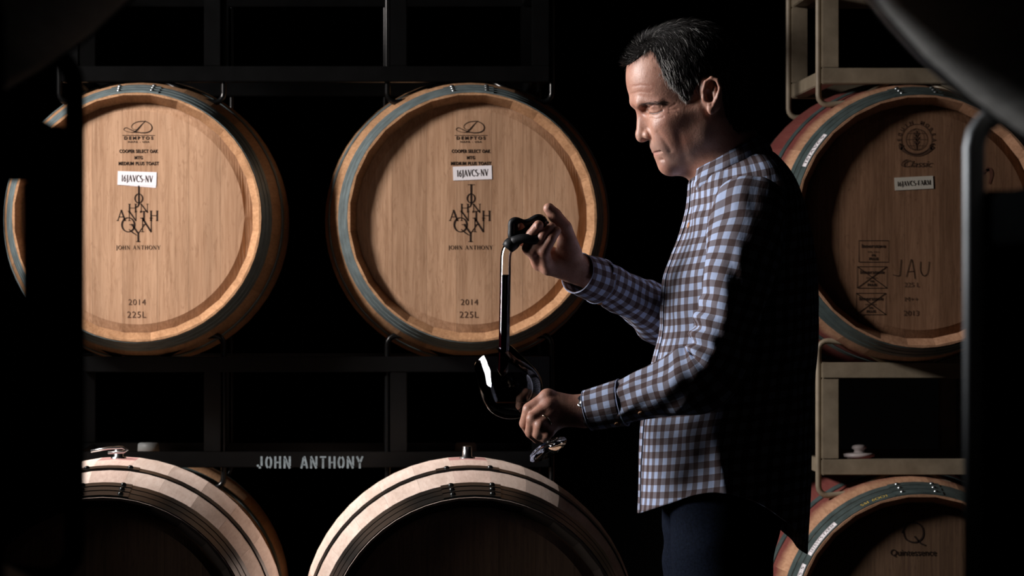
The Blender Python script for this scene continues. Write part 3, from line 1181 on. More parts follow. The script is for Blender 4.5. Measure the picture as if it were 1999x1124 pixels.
def stencil(text, h):
    """blocky stencil capitals with bridge gaps; each letter h tall"""
    k = h
    W = 0.17
    g = {
        'J': (0.62, [([(0.42, 1), (0.42, 0.22)], W), ([(0.36, 0.10), (0.16, 0.06)], W), ([(0.12, 0.16), (0.02, 0.30)], W)]),
        'O': (0.66, [(arc(0.32, 0.5, 0.24, 0.46, 105, 255, 8), W), (arc(0.32, 0.5, 0.24, 0.46, -75, 75, 8), W)]),
        'H': (0.72, [([(0.12, 0), (0.12, 1)], W), ([(0.58, 0), (0.58, 1)], W), ([(0.24, 0.5), (0.36, 0.5)], W * 0.8), ([(0.40, 0.5), (0.5, 0.5)], W * 0.8)]),
        'N': (0.76, [([(0.12, 0), (0.12, 0.8)], W), ([(0.62, 0.2), (0.62, 1)], W), ([(0.10, 1), (0.62, 0)], W)]),
        'A': (0.70, [([(0.06, 0), (0.28, 0.9)], W), ([(0.36, 1), (0.62, 0)], W), ([(0.26, 0.3), (0.42, 0.3)], W * 0.7)]),
        'T': (0.66, [([(0.02, 0.94), (0.62, 0.94)], W * 0.8), ([(0.32, 0.82), (0.32, 0)], W)]),
        'Y': (0.68, [([(0.06, 1), (0.28, 0.52)], W), ([(0.60, 1), (0.38, 0.52)], W), ([(0.33, 0.46), (0.33, 0)], W)]),
        ' ': (0.55, []),
    }
    out, x = [], 0
    for ch in text:
        w, st = g[ch]
        out += [([((x + p[0]) * k, p[1] * k) for p in pts], wd * k) for pts, wd in st]
        x += w + 0.17
    return [([(p[0] - x * k / 2, p[1]) for p in pts], wd) for pts, wd in out], x * k


pp = P(607, 914, YF)
for word, pxc, wpx in (('JOHN', 537, 70), ('ANTHONY', 650, 126)):
    st, w = stencil(word, 0.0285)
    k = (wpx / (FPX / YF)) / w
    st = [([(p[0] * k, p[1]) for p in pts], wd) for pts, wd in st]
    pp = P(pxc, 914, YF)
    so = put_print('stencil_lettering', st, 'stencil_paint', r_mid, pp.x - r_mid.location.x, -0.0015, pp.z - r_mid.location.z)
    so['kind'] = 'stuff'

# ------------------------------------------------------------------ wine thief and glass (before the hands that hold them)
DH = 6.03     # distance of the near hand
DF = 6.095    # distance of the far hand and the thief


def bez(pts, n=6):
    """smooth 3D path through points"""
    P_ = [Vector(p) for p in pts]
    P_ = [P_[0] * 2 - P_[1]] + P_ + [P_[-1] * 2 - P_[-2]]
    out = []
    for i in range(1, len(P_) - 2):
        p0, p1, p2, p3 = P_[i - 1], P_[i], P_[i + 1], P_[i + 2]
        for k in range(n):
            t = k / n
            out.append(0.5 * (2 * p1 + (p2 - p0) * t + (2 * p0 - 5 * p1 + 4 * p2 - p3) * t * t + (3 * p1 - p0 - 3 * p2 + p3) * t ** 3))
    out.append(P_[-2])
    return out


th_root = empty('wine_thief', P(981.5, 733, DF - 0.01), 'bent glass wine thief with black finger grip, half full of red wine', 'wine thief')


def rel(v, root):
    return Vector(v) - root.location


tip = P(981.5, 733, DF - 0.008)
tube_path = [tip, P(982, 722, DF - 0.009), P(983.5, 690, DF - 0.011), P(985, 620, DF - 0.010), P(986.5, 540, DF - 0.008), P(987, 510, DF - 0.008),
             P(988.5, 494, DF - 0.008), P(993, 483, DF - 0.007), P(1001, 475, DF - 0.006), P(1020, 462, DF - 0.004), P(1045, 444, DF - 0.001),
             P(1066, 428, DF + 0.001)]
tube_path = bez(tube_path, 5)
tube_path = [rel(p, th_root) for p in tube_path]
n = len(tube_path)
RT = 0.0093
outer = [RT] * n
for i, q in enumerate((0.35, 0.45, 0.6, 0.75, 0.9)):
    outer[i] = RT * q
gl = tube_mesh('glass_tube', tube_path, outer, 24, cap=False)
bm = bmesh.new()
bm.from_mesh(gl)
inn = tube_mesh('x', tube_path, [r_ - 0.0014 for r_ in outer], 24, cap=False)
for p in inn.polygons:
    p.flip()
nb = len(bm.verts)
bm.from_mesh(inn)
bm.verts.ensure_lookup_table()
for k in range(24):
    l = (k + 1) % 24
    bm.faces.new((bm.verts[k], bm.verts[nb + k], bm.verts[nb + l], bm.verts[l]))
    e = (n - 1) * 24
    bm.faces.new((bm.verts[e + l], bm.verts[nb + e + l], bm.verts[nb + e + k], bm.verts[e + k]))
bm.to_mesh(gl)
bm.free()
gl.polygons.foreach_set('use_smooth', [True] * len(gl.polygons))
link('glass_tube', gl, 'glass_thin', th_root)
# wine column, from the tip to just below the bend
lvl = rel(P(986.5, 536, DF - 0.008), th_root).z
wp = [p for p in tube_path[:n // 2 + 6] if p.z < lvl]
wp.append(Vector((wp[-1].x, wp[-1].y, lvl)))
nw = len(wp)
link('wine_column', tube_mesh('wine_column', wp, [(outer[min(i, n - 1)] - 0.0013) for i in range(nw)], 24), 'red_wine', th_root)
# black grip: a collar round the bend and two waved finger rings
cp = [rel(p, th_root) for p in (P(990, 485, DF - .007), P(995, 479, DF - .007), P(1002, 473.5, DF - .006), P(1008, 470, DF - .005))]
link('grip_collar', tube_mesh('grip_collar', cp, [0.0108, 0.0125, 0.0125, 0.0105], 20), 'rubber_black', th_root)
ring_a = [P(1002, 470, DF - .012), P(1016, 466, DF - .017), P(1030, 465.5, DF - .019), P(1044, 468, DF - .019), P(1054, 463, DF - .016),
          P(1057, 453, DF - .008), P(1052, 452, DF + .002), P(1040, 459, DF + .006), P(1022, 463, DF + .004), P(1008, 467, DF - .002)]
ring_b = [P(1000, 463, DF - .006), P(999, 446, DF - .006), P(1000, 434, DF - .006), P(1008, 431, DF - .006), P(1022, 435.5, DF - .004), P(1034, 433, DF - .003),
          P(1048, 425.5, DF - .002), P(1058, 427, DF), P(1062, 436, DF), P(1057, 444, DF - .001), P(1042, 447, DF - .002), P(1030, 449, DF - .003), P(1016, 456, DF - .005)]
for rg, rad, fl in ((ring_a, 0.0084, 0.8), (ring_b, 0.0066, 1.0)):
    pts = [rel(p, th_root) for p in rg]
    sm = []
    m_ = len(pts)
    for i in range(m_):
        p0, p1, p2, p3 = pts[i - 1], pts[i], pts[(i + 1) % m_], pts[(i + 2) % m_]
        for k in range(4):
            t = k / 4
            sm.append(0.5 * (2 * p1 + (p2 - p0) * t + (2 * p0 - 5 * p1 + 4 * p2 - p3) * t * t + (3 * p1 - p0 - 3 * p2 + p3) * t ** 3))
    link('finger_ring', tube_mesh('finger_ring', sm, rad, 12, closed=True, flat=fl), 'rubber_black', th_root)

# wine glass, tilted, held at the foot of the bowl
foot = P(1070, 878, DH + 0.004)
ax = Vector((-0.50, 0, 0.866)) * math.cos(math.radians(24)) + Vector((0, 1, 0)) * math.sin(math.radians(24))
ax.normalize()
gq = Vector((0, 0, 1)).rotation_difference(ax)
g_root = empty('wine_glass', foot, 'tilted clear wine glass catching red wine, held by the ringed hand', 'wine glass')
g_root.rotation_mode = 'QUATERNION'
g_root.rotation_quaternion = gq
BZ0, BH = 0.076, 0.122


_bp = [(-0.06, -0.012), (0, 0.006), (0.06, 0.0225), (0.16, 0.0395), (0.30, 0.0505), (0.44, 0.0535), (0.60, 0.0510), (0.80, 0.0445), (1.0, 0.0375), (1.2, 0.031)]


def bowl_r(u):
    """smooth bowl radius over its height"""
    for i in range(1, len(_bp) - 2):
        if u <= _bp[i + 1][0] or i == len(_bp) - 3:
            (xa, a), (x0, p), (x1, q), (xb, e) = _bp[i - 1:i + 3]
            t = (u - x0) / (x1 - x0)
            m0 = (q - a) / (x1 - xa) * (x1 - x0)
            m1 = (e - p) / (xb - x0) * (x1 - x0)
            return (2 * t ** 3 - 3 * t * t + 1) * p + (t ** 3 - 2 * t * t + t) * m0 + (-2 * t ** 3 + 3 * t * t) * q + (t ** 3 - t * t) * m1


outp = [(BZ0 + BH * u, bowl_r(u)) for u in np.linspace(0, 1, 60)]
inp = [(BZ0 + 0.004 + (BH - 0.004) * u, max(bowl_r(u * (BH - 0.004) / BH + 0.004 / BH) - 0.0012, 0.0)) for u in np.linspace(1, 0, 60)]
inp[-1] = (BZ0 + 0.004, 0.0)
prof = [(0.0, 0.0), (0.0, 0.036), (0.0006, 0.0365), (0.0014, 0.036), (0.003, 0.022), (0.006, 0.010), (0.012, 0.0048), (0.03, 0.0036), (0.055, 0.0036), (0.070, 0.0038)]
link('foot', lathe_mesh('foot', prof[:7], 64, axis='Z'), 'glass_clear', g_root)
link('stem', lathe_mesh('stem', [(0.0122, 0.0), (0.0122, 0.0046)] + prof[7:] + [(BZ0 - 0.0002, 0.0042), (BZ0 - 0.0002, 0.0)], 24, axis='Z'), 'glass_clear', g_root)
link('bowl', lathe_mesh('bowl', [(BZ0, 0.0)] + outp + inp, 72, axis='Z'), 'glass_thin', g_root)
# wine in the bowl with a level surface: clip the inner volume at world height
vol = lathe_mesh('wine', [(z_, max(r_ - 0.0006, 0)) for z_, r_ in reversed(inp)] + [(BZ0 + BH - 0.002, 0.0)], 64, axis='Z')
bm = bmesh.new()
bm.from_mesh(vol)
R3 = gq.to_matrix()
up_l = R3.transposed() @ Vector((0, 0, 1))
lev_z = P(1000, 787, DH).z - foot.z
res = bmesh.ops.bisect_plane(bm, geom=bm.verts[:] + bm.edges[:] + bm.faces[:], plane_co=up_l * lev_z, plane_no=up_l, clear_outer=True)
edges = [e for e in res['geom_cut'] if isinstance(e, bmesh.types.BMEdge)]
bmesh.ops.contextual_create(bm, geom=edges)
bpy.data.meshes.remove(vol)
me = from_bm('wine', bm)
smooth_by_angle(me, 0.7)
link('wine', me, 'red_wine', g_root)

# ------------------------------------------------------------------ the person: one skin surface grown from a distance field
HEAD_D = 6.16


def frange(segs):
    """non-uniform axis from (start, end, step) pieces"""
    out = [segs[0][0]]
    for a, c, st in segs:
        k = max(1, int(round((c - a) / st)))
        out += list(a + (c - a) * (np.arange(k) + 1) / k)
    return np.array(out, dtype=np.float32)


def xw(px, d=6.1):
    return (px - VX) / FPX * d


def zw(py, d=6.1):
    return CZ - (py - VY) / FPX * d


gx = frange([(xw(990), xw(1175), 0.0016), (xw(1175), xw(1212), 0.005), (xw(1212), xw(1335), 0.0014), (xw(1335), xw(1425), 0.0020), (xw(1425), xw(1620), 0.007)])
gy = frange([(5.86, 5.985, 0.005), (5.985, 6.245, 0.0019), (6.245, 6.46, 0.007)])
gz = frange([(-0.005, 0.2, 0.008), (0.2, zw(880), 0.016), (zw(880), zw(745), 0.0016), (zw(745), zw(575), 0.008), (zw(575), zw(385), 0.0016),
             (zw(385), zw(352), 0.004), (zw(352), zw(190), 0.0014), (zw(190), zw(30), 0.0020)])
SD = np.full((len(gx), len(gy), len(gz)), 1.0, dtype=np.float32)


def sub_block(lo, hi):
    i0, i1 = np.searchsorted(gx, lo[0]), np.searchsorted(gx, hi[0])
    j0, j1 = np.searchsorted(gy, lo[1]), np.searchsorted(gy, hi[1])
    k0, k1 = np.searchsorted(gz, lo[2]), np.searchsorted(gz, hi[2])
    sl = (slice(i0, i1), slice(j0, j1), slice(k0, k1))
    X = gx[i0:i1][:, None, None]
    Y = gy[j0:j1][None, :, None]
    Z = gz[k0:k1][None, None, :]
    return sl, X, Y, Z


def blend(sl, d, k, op='add'):
    s = SD[sl]
    if s.size == 0:
        return
    d = d.astype(np.float32)
    if op == 'add':
        h = np.clip(0.5 + 0.5 * (s - d) / k, 0, 1)
        SD[sl] = s * (1 - h) + d * h - k * h * (1 - h)
    else:   # carve d away
        h = np.clip(0.5 - 0.5 * (s + d) / k, 0, 1)
        SD[sl] = s * (1 - h) + (-d) * h + k * h * (1 - h)


MARG = 0.022


def cap(a, c, ra, rc, k=0.01, op='add'):
    a, c = np.array(a, dtype=np.float32), np.array(c, dtype=np.float32)
    m_ = max(ra, rc) + k + MARG
    sl, X, Y, Z = sub_block(np.minimum(a, c) - m_, np.maximum(a, c) + m_)
    v = c - a
    L2 = float(v @ v) + 1e-12
    px_, py_, pz_ = X - a[0], Y - a[1], Z - a[2]
    t = np.clip((px_ * v[0] + py_ * v[1] + pz_ * v[2]) / L2, 0, 1)
    d = np.sqrt((px_ - t * v[0]) ** 2 + (py_ - t * v[1]) ** 2 + (pz_ - t * v[2]) ** 2) - (ra + (rc - ra) * t)
    blend(sl, d, k, op)


def ell(c, r, axes=None, k=0.01, op='add'):
    """ellipsoid; axes: 3 unit vectors (rows)"""
    c = np.array(c, dtype=np.float32)
    A = np.eye(3, dtype=np.float32) if axes is None else np.array(axes, dtype=np.float32)
    m_ = max(r) + k + MARG
    sl, X, Y, Z = sub_block(c - m_, c + m_)
    px_, py_, pz_ = X - c[0], Y - c[1], Z - c[2]
    q = [A[i][0] * px_ + A[i][1] * py_ + A[i][2] * pz_ for i in range(3)]
    k0 = np.sqrt(sum((q[i] / r[i]) ** 2 for i in range(3))) + 1e-9
    k1 = np.sqrt(sum((q[i] / (r[i] * r[i])) ** 2 for i in range(3))) + 1e-9
    blend(sl, k0 * (k0 - 1) / k1, k, op)


# ---- head, bowed by about 20 degrees; positions come from the picture, l is the sideways offset (towards the viewer negative)
BOW = math.radians(20)
AF = np.array([-math.cos(BOW), 0, -math.sin(BOW)])      # where the face points
AU = np.array([-math.sin(BOW), 0, math.cos(BOW)])       # up the head
AL = np.array([0, 1.0, 0])
HAX = [AF, AL, AU]


def H(px, py, l=0.0):
    p = P(px, py, HEAD_D)
    return np.array([p.x, p.y + l, p.z])


ell(H(1340, 150), (0.100, 0.076, 0.096), HAX, 0.01)                     # skull
ell(H(1282, 158), (0.043, 0.056, 0.058), HAX, 0.03)                     # forehead
ell(H(1320, 238), (0.047, 0.056, 0.066), HAX, 0.03)                     # middle face
ell(H(1324, 290), (0.036, 0.042, 0.040), HAX, 0.025)                    # lower face
for s in (-1, 1):
    cap(H(1310, 320, s * 0.012), H(1372, 268, s * 0.050), 0.016, 0.016, 0.02)      # jaw line
    cap(H(1372, 268, s * 0.050), H(1372, 220, s * 0.058), 0.016, 0.016, 0.02)
    ell(H(1295, 242, s * 0.042), (0.022, 0.018, 0.018), HAX, 0.02)                   # cheek bone
    ell(H(1300, 272, s * 0.034), (0.022, 0.020, 0.026), HAX, 0.02)                   # cheek
    cap(H(1302, 237, s * 0.049), H(1356, 216, s * 0.061), 0.010, 0.006, 0.02)        # zygomatic arch
    ell(H(1338, 252, s * 0.047), (0.036, 0.019, 0.044), HAX, 0.02)                   # masseter
    cap(H(1240.5, 199, s * 0.008), H(1250, 202, s * 0.030), 0.0085, 0.0085, 0.010)      # brow ridge
    cap(H(1250, 202, s * 0.030), H(1282, 205, s * 0.053), 0.0085, 0.0070, 0.010)
cap(H(1306, 320, -0.010), H(1306, 320, 0.010), 0.0140, 0.0140, 0.014)              # chin
ell(H(1285, 284), (0.0135, 0.026, 0.016), HAX, 0.010)                               # upper lip mound
ell(H(1293, 303), (0.012, 0.024, 0.013), HAX, 0.010)
# eyes: hollows, then the balls under their lowered lids
for s in (-1, 1):
    ell(H(1256.5, 217, s * 0.032), (0.0095, 0.016, 0.0085), HAX, 0.009, 'sub')
    ell(H(1276.5, 218, s * 0.0315), (0.0122, 0.0150, 0.0112), HAX, 0.004)
    cap(H(1262.5, 213.0, s * 0.021), H(1266, 210.5, s * 0.034), 0.0024, 0.0030, 0.005)      # lid fold
    cap(H(1266, 210.5, s * 0.034), H(1284, 214, s * 0.047), 0.0030, 0.0022, 0.005)
    cap(H(1265, 228.5, s * 0.022), H(1269, 230, s * 0.034), 0.0022, 0.0026, 0.005)           # lower lid
    cap(H(1269, 230, s * 0.034), H(1286, 225, s * 0.046), 0.0026, 0.0018, 0.005)
# nose
cap(H(1252.0, 216), H(1252.8, 262), 0.0072, 0.0098, 0.008)
cap(H(1252.5, 262), H(1253.0, 266.5), 0.0104, 0.0104, 0.004)
cap(H(1264, 230), H(1267, 256), 0.0100, 0.0125, 0.010)
for s in (-1, 1):
    ell(H(1266, 263, s * 0.0130), (0.0100, 0.0066, 0.0080), HAX, 0.0045)
    ell(H(1259, 274.0, s * 0.0070), (0.0050, 0.0030, 0.0036), HAX, 0.003, 'sub')     # nostril
# lips: upper then lower, curving back to the corners
for s in (-1, 1):
    cap(H(1279.5, 293.2), H(1284.5, 292.5, s * 0.012), 0.0056, 0.0050, 0.003)
    cap(H(1284.5, 292.5, s * 0.012), H(1299, 292.5, s * 0.0255), 0.0050, 0.0030, 0.003)
    cap(H(1285.6, 304.2), H(1290, 303.2, s * 0.011), 0.0064, 0.0056, 0.003)
    cap(H(1290, 303.2, s * 0.011), H(1300, 297.5, s * 0.0245), 0.0052, 0.0028, 0.003)
# ears
for s in (-1, 1):
    l0 = s * 0.073
    EA = HAX
    ell(H(1378, 190, l0 + s * 0.002), (0.0165, 0.009, 0.031), EA, 0.006)
    rim = [H(1368, 200, l0 + s * .004), H(1364.5, 182, l0 + s * .008), H(1368, 166, l0 + s * .011), H(1379, 158.5, l0 + s * .014), H(1390, 163, l0 + s * .017),
           H(1395, 178, l0 + s * .017), H(1391, 196, l0 + s * .014), H(1384, 210, l0 + s * .010), H(1379, 222, l0 + s * .007)]
    for p, q in zip(rim, rim[1:]):
        cap(p, q, 0.0032, 0.0032, 0.002)
    ell(H(1378.5, 220, l0 + s * .007), (0.0062, 0.0045, 0.0085), EA, 0.003)
    anti = [H(1387, 176, l0 + s * .010), H(1386, 188, l0 + s * .011), H(1383, 200, l0 + s * .010), H(1376, 209, l0 + s * .008)]
    for p, q in zip(anti, anti[1:]):
        cap(p, q, 0.0026, 0.0026, 0.003)
    ell(H(1374.5, 193, l0 + s * .011), (0.0066, 0.0075, 0.0115), EA, 0.003, 'sub')
    ell(H(1365, 197, l0 + s * .006), (0.0035, 0.004, 0.005), EA, 0.003)
# neck
cap(H(1372, 262), H(1428, 345), 0.054, 0.056, 0.03)
ell(H(1408, 250), (0.052, 0.052, 0.07), HAX, 0.03)
for s in (-1, 1):
    cap(H(1384, 245, s * 0.050), H(1392, 345, s * 0.020), 0.010, 0.009, 0.02)       # neck tendon
cap(H(1314, 317), H(1372, 312), 0.0165, 0.026, 0.012)

# ---- trunk, arms, legs under the clothes
D0 = HEAD_D


def B(px, py, l=0.0):
    return H(px, py, l)


ell(B(1460, 520), (0.098, 0.150, 0.19), None, 0.03)
ell(B(1445, 720), (0.090, 0.135, 0.20), None, 0.05)
ell(B(1428, 930), (0.088, 0.125, 0.15), None, 0.05)
cap(B(1452, 402, -0.135), B(1452, 402, 0.135), 0.038, 0.038, 0.04)
cap(B(1430, 330), B(1450, 440), 0.060, 0.085, 0.04)


def chain(pts, radii, k):
    for (a, c, ra, rc) in zip(pts, pts[1:], radii, radii[1:]):
        cap(a, c, ra, rc, k)


# near arm (his left)
NS = P(1456, 412, 5.975)
NE = P(1388, 712, 5.945)
NWR = P(1142, 802, 6.015)
chain([NS, P(1425, 540, 5.95), NE], [0.034, 0.038, 0.032], 0.02)
chain([NE, P(1300, 772, 5.965), NWR], [0.032, 0.031, 0.0265], 0.02)
# far arm (his right)
FS = P(1450, 385, 6.355)
FE = P(1345, 640, 6.36)
FWR = P(1133, 527, DF + 0.045)
chain([FS, P(1400, 520, 6.37), FE], [0.046, 0.044, 0.036], 0.02)
chain([FE, P(1245, 588, 6.26), FWR], [0.028, 0.027, 0.0255], 0.02)
# legs
for s in (-1, 1):
    y_ = D0 + s * 0.085
    hip = np.array([xw(1408), y_, zw(1010)])
    knee = np.array([xw(1400), y_ + s * 0.01, 0.50])
    ank = np.array([xw(1425), y_ + s * 0.01, 0.085])
    toe = np.array([xw(1425) - 0.17, y_ + s * 0.025, 0.035])
    chain([hip, knee, ank], [0.060, 0.048, 0.036], 0.03)
    cap(ank + np.array([0.03, 0, -0.045]), toe, 0.034, 0.028, 0.02)

# ---- hands


def finger(pts, radii, k0=0.007):
    for i, (a, c, ra, rc) in enumerate(zip(pts, pts[1:], radii, radii[1:])):
        cap(a, c, ra, rc, k0 if i == 0 else 0.0022)


Q = lambda px, py, dd=0.0: P(px, py, DH + dd)
# near hand: back towards the viewer, closed round the foot of the bowl; index on top, little finger lowest
n_mcp = [Q(1069, 775, -.016), Q(1074, 792, -.026), Q(1080, 808, -.028), Q(1088, 823, -.022)]
for p, r_ in zip(n_mcp, (0.0130, 0.0130, 0.0124, 0.0112)):
    cap(NWR, p, 0.0215, r_, 0.012)
cap(NWR + Vector((0.002, 0.010, 0)), Q(1082, 800, .012), 0.020, 0.018, 0.012)
for p in n_mcp:
    cap(p + Vector((0, -.002, .002)), p + Vector((0.003, -.002, .002)), 0.0108, 0.0108, 0.004)
for p, c in zip(n_mcp, (Q(1122, 786, -.018), Q(1122, 796, -.024), Q(1122, 806, -.024), Q(1124, 816, -.018))):
    cap(p, c, 0.0040, 0.0030, 0.010)                                                  # tendons
finger([n_mcp[0], Q(1034, 799, -.014), Q(1026, 826, .008), Q(1036, 845, .024)], [0.0125, 0.0118, 0.0105, 0.0090])
finger([n_mcp[1], Q(1041, 817, -.034), Q(1037, 843, -.012), Q(1049, 856, .008)], [0.0122, 0.0118, 0.0105, 0.0088])
finger([n_mcp[2], Q(1056, 830, -.043), Q(1051, 846, -.022), Q(1058, 854, .000)], [0.0118, 0.0113, 0.0100, 0.0085])
finger([n_mcp[3], Q(1071, 842, -.039), Q(1063, 852, -.021), Q(1066, 857, .000)], [0.0108, 0.0103, 0.0093, 0.0080])
finger([Q(1112, 800, .020), Q(1082, 793, .040), Q(1056, 805, .046), Q(1040, 822, .044)], [0.016, 0.0125, 0.0108, 0.0090], 0.012)   # thumb behind the stem

Q = lambda px, py, dd=0.0: P(px, py, DF + dd)
# far hand: palm towards the viewer, thumb up on the open end of the tube
f_mcp = [Q(1048, 482, .036), Q(1047, 498, .034), Q(1052, 514, .026), Q(1069, 523, .018)]
for p, r_ in zip(f_mcp, (0.0118, 0.0118, 0.0112, 0.0104)):
    cap(FWR, p, 0.0190, r_, 0.012)
cap(Q(1122, 512, .030), Q(1104, 478, .020), 0.0165, 0.0150, 0.012)                    # ball of the thumb
cap(Q(1112, 532, .032), Q(1080, 520, .020), 0.0135, 0.0110, 0.012)                    # heel of the hand
finger([f_mcp[0], Q(1018, 468, .026), Q(1009, 453, .006), Q(1015, 440, -.004)], [0.0112, 0.0102, 0.0094, 0.0086])
finger([f_mcp[1], Q(1031, 485, .004), Q(1038, 458, -.012), Q(1051, 440, -.018)], [0.0112, 0.0108, 0.0100, 0.0090])
finger([f_mcp[2], Q(1042, 490, -.008), Q(1060, 461, -.018), Q(1077, 443, -.010)], [0.0114, 0.0110, 0.0096, 0.0080])
finger([f_mcp[3], Q(1062, 491, -.016), Q(1075, 467, -.021), Q(1087, 450, -.012)], [0.0110, 0.0104, 0.0090, 0.0076])
finger([Q(1116, 490, .022), Q(1101, 445, .012), Q(1083, 420, .006), Q(1071.5, 407, .004)], [0.0165, 0.0138, 0.0118, 0.0098], 0.010)
# nails
for a, nd in ((Q(1014, 441, -.011), None), (Q(1050, 441, -.0258), None), (Q(1076, 444, -.0170), None), (Q(1086, 451, -.0185), None)):
    ell(a, (0.0042, 0.0016, 0.0052), None, 0.0012)


Q = lambda px, py, dd=0.0: P(px, py, DH + dd)


def surface_nets(D, xs, ys, zs):
    ins = D < 0
    nx, ny, nz = D.shape
    cnt = np.zeros((nx - 1, ny - 1, nz - 1), dtype=np.uint8)
    for i in (0, 1):
        for j in (0, 1):
            for k in (0, 1):
                cnt += ins[i:nx - 1 + i, j:ny - 1 + j, k:nz - 1 + k]
    act = (cnt > 0) & (cnt < 8)
    idx = np.argwhere(act)
    I, J, K = idx[:, 0], idx[:, 1], idx[:, 2]
    acc = np.zeros((len(idx), 3))
    num = np.zeros(len(idx))
    corners = [(i, j, k) for i in (0, 1) for j in (0, 1) for k in (0, 1)]
    for a in corners:
        for ax_ in range(3):
            if a[ax_] == 1:
                continue
            c = list(a)
            c[ax_] = 1
            va = D[I + a[0], J + a[1], K + a[2]].astype(np.float64)
            vc = D[I + c[0], J + c[1], K + c[2]].astype(np.float64)
            m_ = (va < 0) != (vc < 0)
            t = np.where(m_, va / np.where(m_, va - vc, 1), 0)
            pa = np.stack([xs[I + a[0]], ys[J + a[1]], zs[K + a[2]]], 1)
            pc = np.stack([xs[I + c[0]], ys[J + c[1]], zs[K + c[2]]], 1)
            acc += np.where(m_[:, None], pa + (pc - pa) * t[:, None], 0)
            num += m_
    verts = acc / num[:, None]
    vid = np.full(cnt.shape, -1, dtype=np.int32)
    vid[I, J, K] = np.arange(len(idx))
    quads = []
    for ax_ in range(3):
        s0 = [slice(1, -1)] * 3
        s1 = [slice(1, -1)] * 3
        s0[ax_] = slice(0, -1)
        s1[ax_] = slice(1, None)
        A, C = ins[tuple(s0)], ins[tuple(s1)]
        for flip in (False, True):
            e = np.argwhere((A & ~C) if not flip else (~A & C))
            if not len(e):
                continue
            e = e + 1
            e[:, ax_] -= 1
            u, v = (ax_ + 1) % 3, (ax_ + 2) % 3
            def cell(du, dv):
                q = e.copy()
                q[:, u] -= du
                q[:, v] -= dv
                return vid[q[:, 0], q[:, 1], q[:, 2]]
            f = np.stack([cell(1, 1), cell(0, 1), cell(0, 0), cell(1, 0)], 1)
            if flip:
                f = f[:, ::-1]
            quads.append(f)
    quads = np.concatenate(quads)
    quads = quads[(quads >= 0).all(1)]
    return verts, quads


def keep_largest(verts, quads):
    """drop stray islands: the body is one surface"""
    edges = np.concatenate([quads[:, [0, 1]], quads[:, [1, 2]], quads[:, [2, 3]], quads[:, [3, 0]]])
    lab = np.arange(len(verts))
    for _ in range(60):
        ru, rv = lab[edges[:, 0]], lab[edges[:, 1]]
        if (ru == rv).all():
            break
        np.minimum.at(lab, np.maximum(ru, rv), np.minimum(ru, rv))
        for _ in range(12):
            l2 = lab[lab]
            if (l2 == lab).all():
                break
            lab = l2
    vals, cn = np.unique(lab, return_counts=True)
    keep = lab == vals[cn.argmax()]
    remap = np.cumsum(keep) - 1
    q = quads[keep[quads].all(1)]
    return verts[keep], remap[q]


def np_mesh(name, verts, quads):
    me = bpy.data.meshes.new(name)
    me.vertices.add(len(verts))
    me.vertices.foreach_set('co', verts.astype(np.float32).ravel())
    me.loops.add(quads.size)
    me.loops.foreach_set('vertex_index', quads.astype(np.int32).ravel())
    me.polygons.add(len(quads))
    me.polygons.foreach_set('loop_start', np.arange(len(quads), dtype=np.int32) * 4)
    me.polygons.foreach_set('loop_total', np.full(len(quads), 4, dtype=np.int32))
    me.update(calc_edges=True)
    me.validate()
    me.polygons.foreach_set('use_smooth', [True] * len(me.polygons))
    return me


verts, quads = surface_nets(SD, gx, gy, gz)
verts, quads = keep_largest(verts, quads)
body_me = np_mesh('person', verts, quads)
bn = np.zeros(len(body_me.vertices) * 3, dtype=np.float32)
body_me.vertices.foreach_get('normal', bn)
bn = bn.reshape(-1, 3).astype(np.float64)


def px_of(v):
    return VX + v[:, 0] / v[:, 1] * FPX, VY + (CZ - v[:, 2]) / v[:, 1] * FPX


def seg_dist(x, y, pts):
    best = np.full(x.shape, 1e9)
    for (a, c) in zip(pts, pts[1:]):
        vx, vy = c[0] - a[0], c[1] - a[1]
        t = np.clip(((x - a[0]) * vx + (y - a[1]) * vy) / (vx * vx + vy * vy), 0, 1)
        best = np.minimum(best, np.hypot(x - a[0] - t * vx, y - a[1] - t * vy))
    return best


# side-view position of every vertex, measured at the head's own distance so both sides match
vx_ = VX + verts[:, 0] / HEAD_D * FPX
vy_ = VY + (CZ - verts[:, 2]) / HEAD_D * FPX
lat = np.abs(verts[:, 1] - HEAD_D)
onhead = (vy_ < 350) & (vx_ < 1420)
